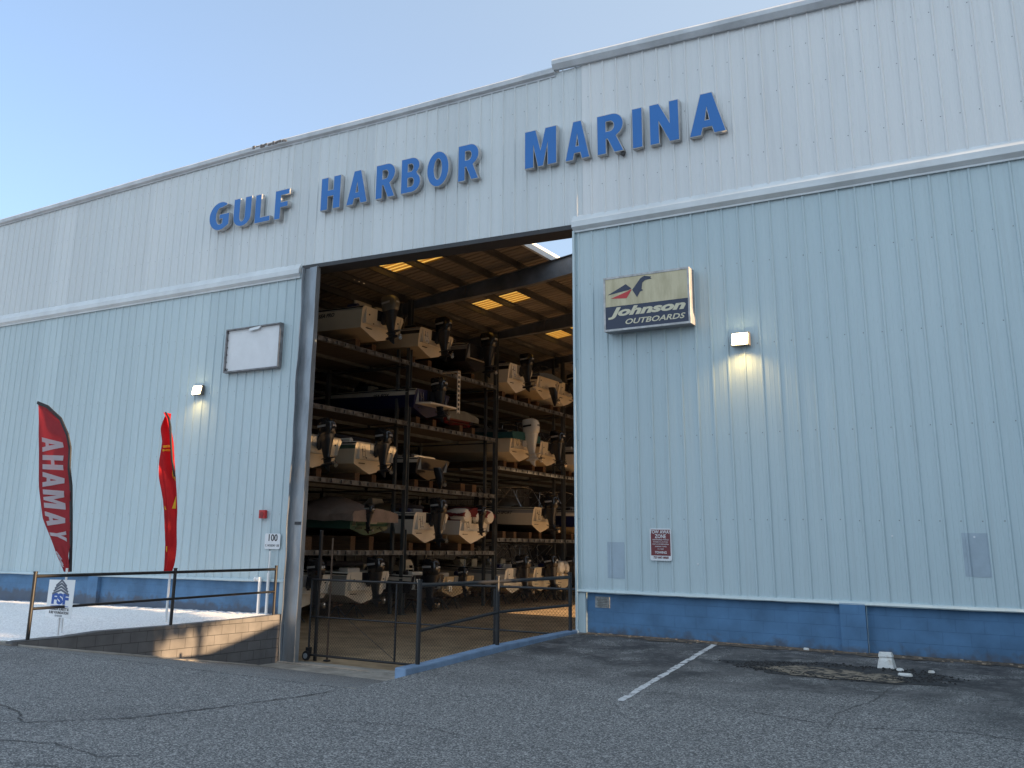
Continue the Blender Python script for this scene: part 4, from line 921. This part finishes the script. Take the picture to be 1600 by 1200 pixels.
    if 'screen' in E:
        MB().add([(3.4, -B*.40, H+.08), (3.4, B*.40, H+.08), (3.1, B*.36, H+.55), (3.1, -B*.36, H+.55)], [(0, 1, 2, 3)]).add([(3.4, B*.40, H+.08), (2.5, B*.44, H+.04), (2.5, B*.43, H+.38), (3.1, B*.36, H+.55)], [(0, 1, 2, 3)]).add([(3.4, -B*.40, H+.08), (2.5, -B*.44, H+.04), (2.5, -B*.43, H+.38), (3.1, -B*.36, H+.55)], [(0, 1, 2, 3)]).build('windscreen', M_glass, t)
        MB().tube([(2.5, B*.43, H+.39), (3.1, B*.36, H+.56), (3.1, -B*.36, H+.56), (2.5, -B*.43, H+.39)], .018, 6).build('windscreen_frame', M_chr, t)
    if 'console' in E:
        MB().loft([[(2.6, -.42, H-.55), (3.6, -.36, H-.55), (3.6, .36, H-.55), (2.6, .42, H-.55)], [(2.65, -.42, H+.35), (3.3, -.36, H+.30), (3.3, .36, H+.30), (2.65, .42, H+.35)], [(2.75, -.34, H+.62), (2.95, -.3, H+.62), (2.95, .3, H+.62), (2.75, .34, H+.62)]]).build('console', C['white'], t)
        MB().box(2.60, 2.645, -.3, -.02, H+.02, H+.22).box(2.60, 2.645, .06, .32, H+.02, H+.22).box(2.62, 2.66, -.3, -.1, H+.28, H+.40).build('instruments', M_glass, t)
        MB().tube([(2.1, -.35, H-.5), (2.1, -.35, H+.35), (2.1, .35, H+.35), (2.1, .35, H-.5)], .02, 6).build('leaning_post', M_chr, t)
    if 'arch' in E:
        MB().tube([(1.2, -B*.45, H), (1.5, -B*.38, H+1.0), (1.6, 0, H+1.12), (1.5, B*.38, H+1.0), (1.2, B*.45, H)], .045, 8).build('wake_arch', C['black'], t, smooth=True)
    if 'bimini' in E or 'bimframe' in E:
        mb = MB()
        for x_ in (1.3, 2.2, 3.1):
            mb.tube([(2.2, -B*.46, H), (x_, -B*.42, H+.98), (x_, 0, H+1.06), (x_, B*.42, H+.98), (2.2, B*.46, H)], .016, 6)
        mb.tube([(.7, -B*.45, H), (1.3, -B*.42, H+.98)], .013, 5).tube([(.7, B*.45, H), (1.3, B*.42, H+.98)], .013, 5)
        mb.build('bimini_frame', M_chr, t)
        if 'bimini' in E:
            MB().loft([[(x_, -B*.43, H+.97+dz), (x_, -B*.2, H+1.05+dz), (x_, B*.2, H+1.05+dz), (x_, B*.43, H+.97+dz), (x_, B*.2, H+1.03+dz), (x_, -B*.2, H+1.03+dz)] for x_, dz in ((1.2, -.04), (1.5, .02), (2.2, .035), (2.9, .02), (3.2, -.04))]).build('bimini_canopy', mat('canopy_cloth', (.03, .035, .05), .9), t, smooth=True)
    if 'folded' in E:
        MB().loft([[(x_+1.2, y_*1.0, H+.30+z_) for x_, z_, _ in sell(.11, .09, p=2, n=10)] for y_ in (-B*.4, -B*.2, 0, B*.2, B*.4)]).build('folded_canopy', mat('folded_cloth', (.03, .03, .04), .9), t, smooth=True)
    if 'platform' in E:
        MB().loft([[(-.55, -B*.36, H*.42), (0, -B*.44, H*.42), (0, B*.44, H*.42), (-.55, B*.36, H*.42)], [(-.55, -B*.36, H*.50), (0, -B*.44, H*.50), (0, B*.44, H*.50), (-.55, B*.36, H*.50)]]).build('swim_platform', C[top] if top != 'navy' else C['white'], t, bevel=.03)
    if 'rails' in E:
        mb = MB()
        for s_ in (-1, 1):
            P = [(q[0], s_*(q[1]-.1 if q[1] > .1 else .02), q[2]+.32) for q in st[10:]]; mb.tube(P, .014, 5)
            for q in st[10::3]: mb.tube([(q[0], s_*max(.02, q[1]-.1), q[2]), (q[0], s_*max(.02, q[1]-.1), q[2]+.32)], .012, 5)
        mb.build('bow_rail', M_chr, t)
    # loose gear that breaks up the outline
    rs = random.Random(int(yc*100+zk*10))
    if 'tancover' not in E and 'greycover' not in E and 'bluecover' not in E:
        for yy in (-1, 1):
            if rs.random() < .75: MB().loft([[(x_+.35, yy*(B*.5-.28)+math.cos(a)*.10*r_, H+.10+math.sin(a)*.10*r_) for a in [k*math.pi/5 for k in range(10)]] for x_, r_ in ((0, .3), (.06, 1), (.5, 1), (.56, .3))]).build('fender', rs.choice([C['white'], C['navy'], C['black']]), t, smooth=True)
        if rs.random() < .8: MB().box(.5+rs.random()*.3, 1.15, -.55+rs.random()*.3, .35, H-.35, H+rs.uniform(.10, .28)).build('cooler', rs.choice([C['white'], M_vinyl, C['grey']]), t, bevel=.04)
        if rs.random() < .7:
            z0_ = rs.uniform(.25, .45); MB().loft([[(x_, y_, H+z_*k_) for y_, z_ in ((-B*.36, .04), (-B*.2, z0_), (B*.05, z0_*1.15), (B*.25, z0_*.8), (B*.36, .04))] for x_, k_ in ((1.5, .35), (1.9, 1), (2.5, 1.1), (3.0, .5))], cap=False, close=False).build('bunched_canvas', rs.choice([MC['boat_tan'], mat('black_canvas', (.02, .02, .025), .9), mat('dull_canvas', (.16, .15, .13), .9, noise=.3)]), t, smooth=True)
    if 'drive' not in E and rs.random() < .6:
        MB().tube([(-.04, B*.30, H-.1), (-.10, B*.30, H-.55)], .012, 5).tube([(-.04, B*.36, H-.1), (-.10, B*.36, H-.55)], .012, 5).tube([(-.10, B*.30, H-.5), (-.10, B*.36, H-.5)], .012, 5).tube([(-.07, B*.30, H-.3), (-.07, B*.36, H-.3)], .012, 5).build('boarding_ladder', M_chr, t)
    if 'antenna' in E: MB().tube([(2.4, -.7, H), (2.1, -.75, H+1.3)], .012, 5).build('antenna', C['white'], t)
    if 'rods' in E:
        mb = MB()
        for yy in (-.5, -.2, .5): mb.tube([(1.1, yy, H), (1.1, yy, H+.42)], .016, 6)
        mb.build('rod_holders', M_chr, t)
    if 'hatch' in E: MB().loft([[(x_+1.1, y_, H+z_) for x_, y_, _ in sell(.75, B*.40*k_, p=4)] for z_, k_ in ((.03, 1), (.10, 1), (.15, .92))]).build('engine_hatch', M_vinyl, t, smooth=True)
    def cover(colr, name, ridge, droop, x1=1.0, puck=.0):
        mb = MB(); rows = []; NV = 18
        for i in range(NS*2+1):
            u = i/(NS*2); x = -.12+(L*x1+.15)*u
            uu = min(1, max(0, x/L)); hb = B/2*(1-.985*uu**3.2)+.05; zs = H*(1+.20*uu**1.6)
            row = []
            for j in range(NV+1):
                v = j/NV*2-1; av = abs(v)
                if av > .72: k_ = (av-.72)/.28; y_ = math.copysign(hb+.02*math.sin(i*1.9+j), v); z_ = zs+.03-droop*k_
                else:
                    y_ = v/.72*hb; z_ = zs+.04+ridge(uu)*(1-(av/.72)**1.7)
                    y_ = v/.72*hb
                row.append((x+.02*math.sin(j*1.3+i), y_, z_+puck*math.sin(j*3.1+i*.7)*(.5+.5*math.cos(uu*3))+random.uniform(-.006, .006)))
            rows.append(row)
        mb.loft(rows, cap=False, close=False)
        r0 = rows[0]; mb.add(r0, [tuple(range(len(r0)))])
        mb.build(name, colr, t, smooth=True)
    if 'tancover' in E: cover(mat('tan_canvas', (.30, .225, .185), .9, noise=.25, nscale=3), 'boat_cover', lambda u: .12+.48*math.exp(-((u-.26)/.16)**2)+.1*math.exp(-((u-.6)/.3)**2), .30, puck=.022)
    if 'greycover' in E: cover(mat('grey_canvas', (.15, .15, .135), .9, noise=.25, nscale=3), 'boat_cover', lambda u: .15+.45*math.exp(-((u-.35)/.2)**2), .22, puck=.01)
    if 'bluecover' in E: cover(mat('slate_blue_canvas', (.09, .115, .15), .9, noise=.2, nscale=3), 'boat_cover', lambda u: .12+.35*math.exp(-((u-.35)/.2)**2), .12, puck=.01)
    if 'redcover' in E: cover(mat('maroon_canvas', (.13, .008, .010), .85, noise=.2, nscale=3), 'boat_cover', lambda u: .20+.12*math.exp(-((u-.15)/.2)**2), .10, x1=.55, puck=.02)
    if 'tealcover' in E: cover(mat('teal_canvas', (.008, .07, .075), .85, noise=.2, nscale=3), 'boat_cover', lambda u: .06+.20*math.exp(-((u-.5)/.25)**2), .30, puck=.01)
    if 'tubes' in E:   # inflatable style rounded side tubes and stern bolsters
        for yy in (-B*.36, 0, B*.36):
            MB().loft([[(x_, yy+math.cos(a)*.36, H-.03+math.sin(a)*.30) for a in [k*math.pi/6 for k in range(12)]] if r_ == 1 else [(x_, yy+math.cos(a)*.36*r_, H-.03+math.sin(a)*.30*r_) for a in [k*math.pi/6 for k in range(12)]] for x_, r_ in ((-.16, .45), (-.10, .85), (.0, 1), (.5, 1), (.8, .8))]).build('stern_bolster', C['white'], t, smooth=True)
    if 'name' in E:
        text_mesh('hull_lettering', noise or 'SEA FOX', .20, M_ink, hl, (1.7, B/2*.985+.012, H*.80), rot=(R(90), 0, R(180)), off=.004, shear=.3)
    if motor: outboard(t, H, motor, msc, tilt, my)
    elif 'drive' in E:
        MB().loft([sell(.16, .12, z=zc+.25, cx=-.15), sell(.2, .12, z=zc, cx=-.25), sell(.14, .07, z=-.1, cx=-.32), sell(.05, .02, z=-.35, cx=-.32)]).build('sterndrive', M_leg, t, smooth=True)
        d_ = bpy.data.objects.new('propeller', MESHC['prop']); S.collection.objects.link(d_); d_.parent = t; d_.location = (-.42, 0, -.1)
    # trim tone
    return t
def bunks(yc, z, n=2, sp=.55, x0=-22.0, ln=5.5, h=.30, wd=.26, lab=None, free=False):
    for k in range(n):
        y = yc+(k-(n-1)/2)*2*sp
        rpart(MB().box(x0-ln, x0-random.uniform(0, .12), y-wd/2, y+wd/2, z+.005, z+h), 'timber_bunk', M_wood)
L1, L2, L3, L4 = 1.25, 3.70, 6.20, 8.62; K1, K2, K3 = 1.82, 5.0, 8.20; GF = -1.1
bh = .30
B_ = boat
B_('white boat with padded backrests and grey-topped outboard, top shelf nearest the door', 27.75, L4+bh-.02, L=7.4, B=2.6, H=1.0, stripe='cream', hull='cream', bottom='tan', motor='grey', msc=1.12, tilt=8, xs=-21.25, extras=('backrests', 'seats', 'name', 'rods'), noise='SEA PRO'); bunks(27.75, L4)
B_('white skiff with black outboard on the top shelf, just right of the first rack post', 31.45, L4+bh-.02, L=6.8, B=2.5, H=.95, hull='cream', stripe='black', bottom='tan', motor='blk', msc=1.12, tilt=6, xs=-21.3, extras=('seats', 'rods', 'antenna', 'rails', 'console')); bunks(31.45, L4)
B_('dark-hulled boat with white topsides, top shelf just left of the second rack post', 35.0, L4+bh-.02, L=6.8, B=2.5, H=.95, hull='black', top='white', stripe='grey', bottom='black', motor='blk', msc=1.2, tilt=2, xs=-21.3, extras=('rods', 'hatch', 'rails', 'seats', 'console')); bunks(35.0, L4)
B_('white boat with a thin black stripe, top shelf just right of the second post', 38.75, K3+bh-.02, L=6.8, B=2.3, H=1.15, hull='white', stripe='black', bottom='cream', motor='blk', msc=1.1, tilt=5, xs=-21.4, extras=('seats', 'screen', 'folded', 'rails')); bunks(38.75, K3)
B_('round-sterned white boat under a slate blue cover on the far top shelf', 41.2, K3+bh-.02, L=6.8, B=2.3, H=1.0, hull='cream', stripe='black', bottom='tan', motor=None, xs=-21.2, extras=('bluecover', 'drive')); bunks(41.2, K3)
B_('cream boat half hidden by the right jamb on the far top shelf', 43.6, K3+bh-.02, L=6.8, B=2.1, H=1.0, hull='cream', stripe='grey', motor='blk', xs=-21.3, extras=('seats', 'bimframe')); bunks(43.6, K3, sp=.45)
B_('navy and white runabout with black outboard on the second shelf from the top', 31.7, L3+bh-.02, L=7.2, B=2.5, H=.95, hull='navy', top='white', stripe='white', bottom='navy', motor='blk', msc=1.12, tilt=8, xs=-21.6, extras=('screen', 'platform', 'rails', 'seats', 'name')); bunks(31.9, L3)
B_('boat under a domed grey cover on the second shelf from the top', 35.1, L3+bh-.05, L=6.6, B=2.4, H=.5, hull='red', top='grey', stripe='red', bottom='black', motor=None, xs=-22.4, extras=('greycover',)); bunks(35.1, L3)
B_('big cream boat under teal canvas with the only white outboard, middle shelf', 38.9, K2+bh-.02, L=8.6, B=2.5, H=1.15, hull='cream', top='cream', stripe='tan', bottom='cream', motor='wht', msc=1.3, tilt=6, xs=-21.3, extras=('tealcover',)); bunks(38.9, K2)
B_('black and white ski boat with arch and dark canopy, middle shelf at right', 41.7, K2+bh-.02, L=6.8, B=2.4, H=1.0, hull='cream', top='white', stripe='black', bottom='tan', motor='blk', msc=1.15, tilt=5, xs=-21.3, extras=('arch', 'bimini', 'seats', 'screen')); bunks(41.7, K2)
B_('white boat almost hidden by the right jamb on the middle shelf', 44.9+.9, K2+bh-.02, L=6.5, B=2.2, H=1.0, motor='blk', xs=-21.4, extras=('bimframe',)); bunks(45.8, K2)
B_('white boat with dark red stripe, third shelf by the left column', 24.9, L2+bh-.02, L=6.6, B=2.4, H=1.0, hull='cream', top='white', stripe='red', bottom='cream', motor='blk', msc=1.08, tilt=7, xs=-21.6, extras=('seats', 'antenna', 'screen', 'rails')); bunks(24.9, L2)
B_('cream and white bowrider with black outboard on the third shelf, left of the first post', 28.1, L2+bh-.02, L=7.0, B=2.5, H=1.0, hull='cream', top='white', stripe='green', bottom='cream', motor='blk', msc=1.08, tilt=4, xs=-21.6, extras=('seats', 'screen', 'folded', 'rails')); bunks(28.1, L2)
B_('low white-decked jet boat with black hull, third shelf beside empty bunks', 31.9, L2+bh, L=5.8, B=2.3, H=.75, hull='black', top='white', stripe='white', bottom='black', motor=None, xs=-21.6, extras=('hatch', 'drive')); bunks(31.9, L2)
bunks(35.2, L2, n=2, sp=.42, x0=-21.95, h=.34, wd=.34)
B_('boat under a wrinkled tan canvas cover on the lowest shelf nearest the door', 28.0, L1+.52, L=7.0, B=2.5, H=.72, hull='green', top='tan', stripe='green', bottom='black', motor='blk', msc=.62, tilt=0, xs=-21.55, extras=('tancover',), my=.5); bunks(28.0, L1, h=.5); bunks(25.1, L1, n=1, h=.45, wd=.5)
B_('white boat with tall black outboard on the lowest shelf right of the first post', 31.7, L1+bh, L=6.8, B=2.4, H=1.05, hull='white', bottom='tan', motor='blk', msc=1.12, tilt=4, xs=-21.5, extras=('seats', 'folded', 'console', 'rails')); bunks(31.7, L1)
B_('white boat with puffy stern bolsters and maroon cover on the lowest shelf', 35.1, L1+bh, L=6.6, B=2.5, H=1.1, hull='white', stripe='red', bottom='tan', motor='blk', msc=.75, tilt=3, xs=-21.5, extras=('tubes', 'redcover')); bunks(35.1, L1)
B_('beige lettered boat with folded canopy frame on the lower shelf at the right', 41.4, K1+bh, L=7.6, B=2.4, H=1.05, hull='cream', top='cream', stripe='grey', bottom='black', motor='blk', msc=1.12, tilt=4, xs=-21.5, extras=('bimframe', 'name', 'seats'), noise='PRO SPORT'); bunks(41.4, K1); bunks(38.9, K1)
B_('dark-sided boat seen past the third rack post on the lower shelf', 46.0, K1+bh, L=6.8, B=2.4, H=1.05, hull='navy', stripe='white', bottom='tan', motor='blk', xs=-21.5, extras=('bimframe',)); bunks(46.0, K1)
B_('teal and white boat with black outboard on the floor beside the left column', 24.75, GF+.52, L=6.8, B=2.4, H=.95, hull='white', stripe='teal', bottom='teal', motor='blk', msc=1.0, tilt=6, xs=-21.6, extras=('bimframe', 'seats'))
B_('white boat with glossy black outboard on the floor, left of the first rack post', 27.95, GF+.52, L=7.0, B=2.5, H=1.0, hull='white', stripe='grey', bottom='white', motor='blk', msc=1.05, tilt=6, xs=-21.6, extras=('folded', 'seats', 'screen', 'rails'))
B_('low boat with very dark outboard on the floor right of the first post', 30.95+.6, GF+.52, L=6.8, B=2.2, H=.85, hull='black', top='white', stripe='white', bottom='black', motor='blk', msc=1.15, tilt=2, xs=-21.5, extras=('seats',), my=.3)
B_('grey flats boat with a white console and instruments on the floor in the middle bay', 34.6, GF+.5, L=7.2, B=2.4, H=.75, hull='tan', top='cream', stripe='grey', bottom='tan', motor='blk', msc=.7, xs=-22.0, extras=('console', 'antenna'))
B_('white boat with black outboard and canopy frame on the floor right of the second post', 38.7, GF+.52, L=6.8, B=2.2, H=1.0, hull='white', stripe='grey', bottom='tan', motor='blk', msc=1.1, xs=-21.5, extras=('bimini', 'seats'))
B_('white boat with a ladder-like canopy frame on the floor, second from the right jamb', 41.4, GF+.52, L=6.8, B=2.3, H=1.0, hull='cream', stripe='grey', bottom='tan', motor='blk', msc=1.1, xs=-21.5, extras=('bimframe', 'seats', 'arch'))
B_('pontoon-sided cream boat on the floor next to the right jamb', 43.75, GF+.52, L=6.6, B=2.1, H=1.05, hull='cream', stripe='tan', bottom='tan', motor='blk', msc=.9, xs=-21.5, extras=('bimframe', 'tubes'))
# stands under the floor boats
for y in (24.75, 27.95, 31.55, 34.6, 38.7, 41.4, 43.75):
    o = thing('boat_stand', 'low steel stand under the boat stored at floor level', 'boat stand', (-22.6, y, GF), 0, 'stands under the boats on the floor')
    for yy in (-.5, .5):
        MB().tube([(-.3, yy-.18, 0), (0, yy, .44), (.3, yy+.18, 0)], .022, 6).tube([(.3, yy-.18, 0), (0, yy, .44)], .022, 6).build('tripod', M_dark, o)
        MB().box(-.18, .18, yy-.1, yy+.1, .44, .50).build('pad', M_wood, o)
    for yy in (-.5, .5): MB().box(-4.2, -3.9, yy-.15, yy+.15, 0, .50).build('rear_block', M_wood, o)
o = thing('hanging_ladder', 'white slatted boarding ladder hanging down from the top shelf edge', 'ladder', (-21.15, 32.9, 8.52))
mb = MB().box(-.02, .02, -.10, -.07, -1.75, 0).box(-.02, .02, .07, .10, -1.75, 0); mb.build('side_rails', C['white'], o)
mb = MB()
for k in range(9): mb.box(-.025, .025, -.07, .07, -1.70+k*.19, -1.62+k*.19)
mb.build('treads', C['white'], o); MB().box(-.9, .02, -.10, .10, -.02, .02).build('hinge_arm', C['white'], o)

# ------------------------------------------------------------------ unseen blockers added off to the right to shade the frontage at low sun
Nb = thing('added_shade_building', 'tall plain building added out of view on the right to shade the frontage', 'building', (30, 0, -.3))  # added out of view to keep low sun off the asphalt
mb = MB(); mb.loft([[(0, y, 0), (14, y, 0), (14, y, z), (0, y, z)] for y, z in ((-80, 11.4), (11.5, 11.4))]).loft([[(0, y, 0), (14, y, 0), (14, y, z), (0, y, z)] for y, z in ((11.51, 14.4), (14.0, 14.5))])
mb.build('wall', M_up, Nb)
for k in range(6):
    y_ = -50+k*10; MB().box(-.05, -.01, y_, y_+4.2, .1, 4.4).build('roller_door', M_trimw, Nb)
Le = thing('added_shade_lean_to', 'small lean-to added out of view, its sloping roof shading the driveway wall', 'shed', (2.5, 11, -.25))  # added out of view; its roof slope sets the sun patch's lower edge
mb = MB(); zt = lambda y: 4.15+.25-(17.34-y)*.235
mb.loft([[(0, y-11, -.3), (3.2, y-11, -.3), (3.2, y-11, zt(y)-.1), (0, y-11, zt(y)-.1)] for y in (11, 17.29)]); mb.build('wall', M_low, Le)
MB().loft([[(-.06, y-11, zt(y)-.1), (3.3, y-11, zt(y)-.1), (3.3, y-11, zt(y)), (-.06, y-11, zt(y))] for y in (10.8, 17.30)]).build('roof', M_gutter, Le)
def leafy(lab, x, y, zc, rx_, ry_, rz_, n_):
    t = thing('added_shade_tree', lab, 'tree', (x, y, -.25)); mb = MB()
    mb.loft([[(math.cos(a)*r_, math.sin(a)*r_, z) for a in [k*6.283/8 for k in range(8)]] for z, r_ in ((0, .12), (zc*.7, .08), (zc+.2, .04))])
    for k in range(7):
        a = k*.9; mb.bar((0, 0, zc*.75+.05*k), (math.cos(a)*rx_*.7, math.sin(a)*ry_*.7, zc+.25+.2*math.sin(k)), .025, n=5)
    mb.build('trunk', mat('bark', (.09, .065, .045), .9, noise=.4), t)
    mb = MB()
    for _ in range(n_):
        while True:
            p = Vector((random.uniform(-1, 1), random.uniform(-1, 1), random.uniform(-1, 1)))
            if p.x**4+p.y**4+p.z**4 < 1: break
        c = Vector((p.x*rx_, p.y*ry_, zc+.25+p.z*rz_+p.y*ry_*.24)); s_ = random.uniform(.08, .17)
        u = Vector((random.uniform(-1, 1), random.uniform(-1, 1), random.uniform(-1, 1))).normalized(); v = u.orthogonal().normalized()
        mb.add([c-u*s_, c+v*s_*.5, c+u*s_, c-v*s_*.5], [(0, 1, 2, 3)])
    mb.build('crown', mat('leaves', (.05, .09, .025), .7, noise=.4, nscale=.8), t); return t
leafy('broad dense tree added out of view on the right to shade the gravel', 12, 14.95, 8.25, 1.1, 2.05, 1.75, 6200)  # added out of view; crown blocks the sun above the wall patch
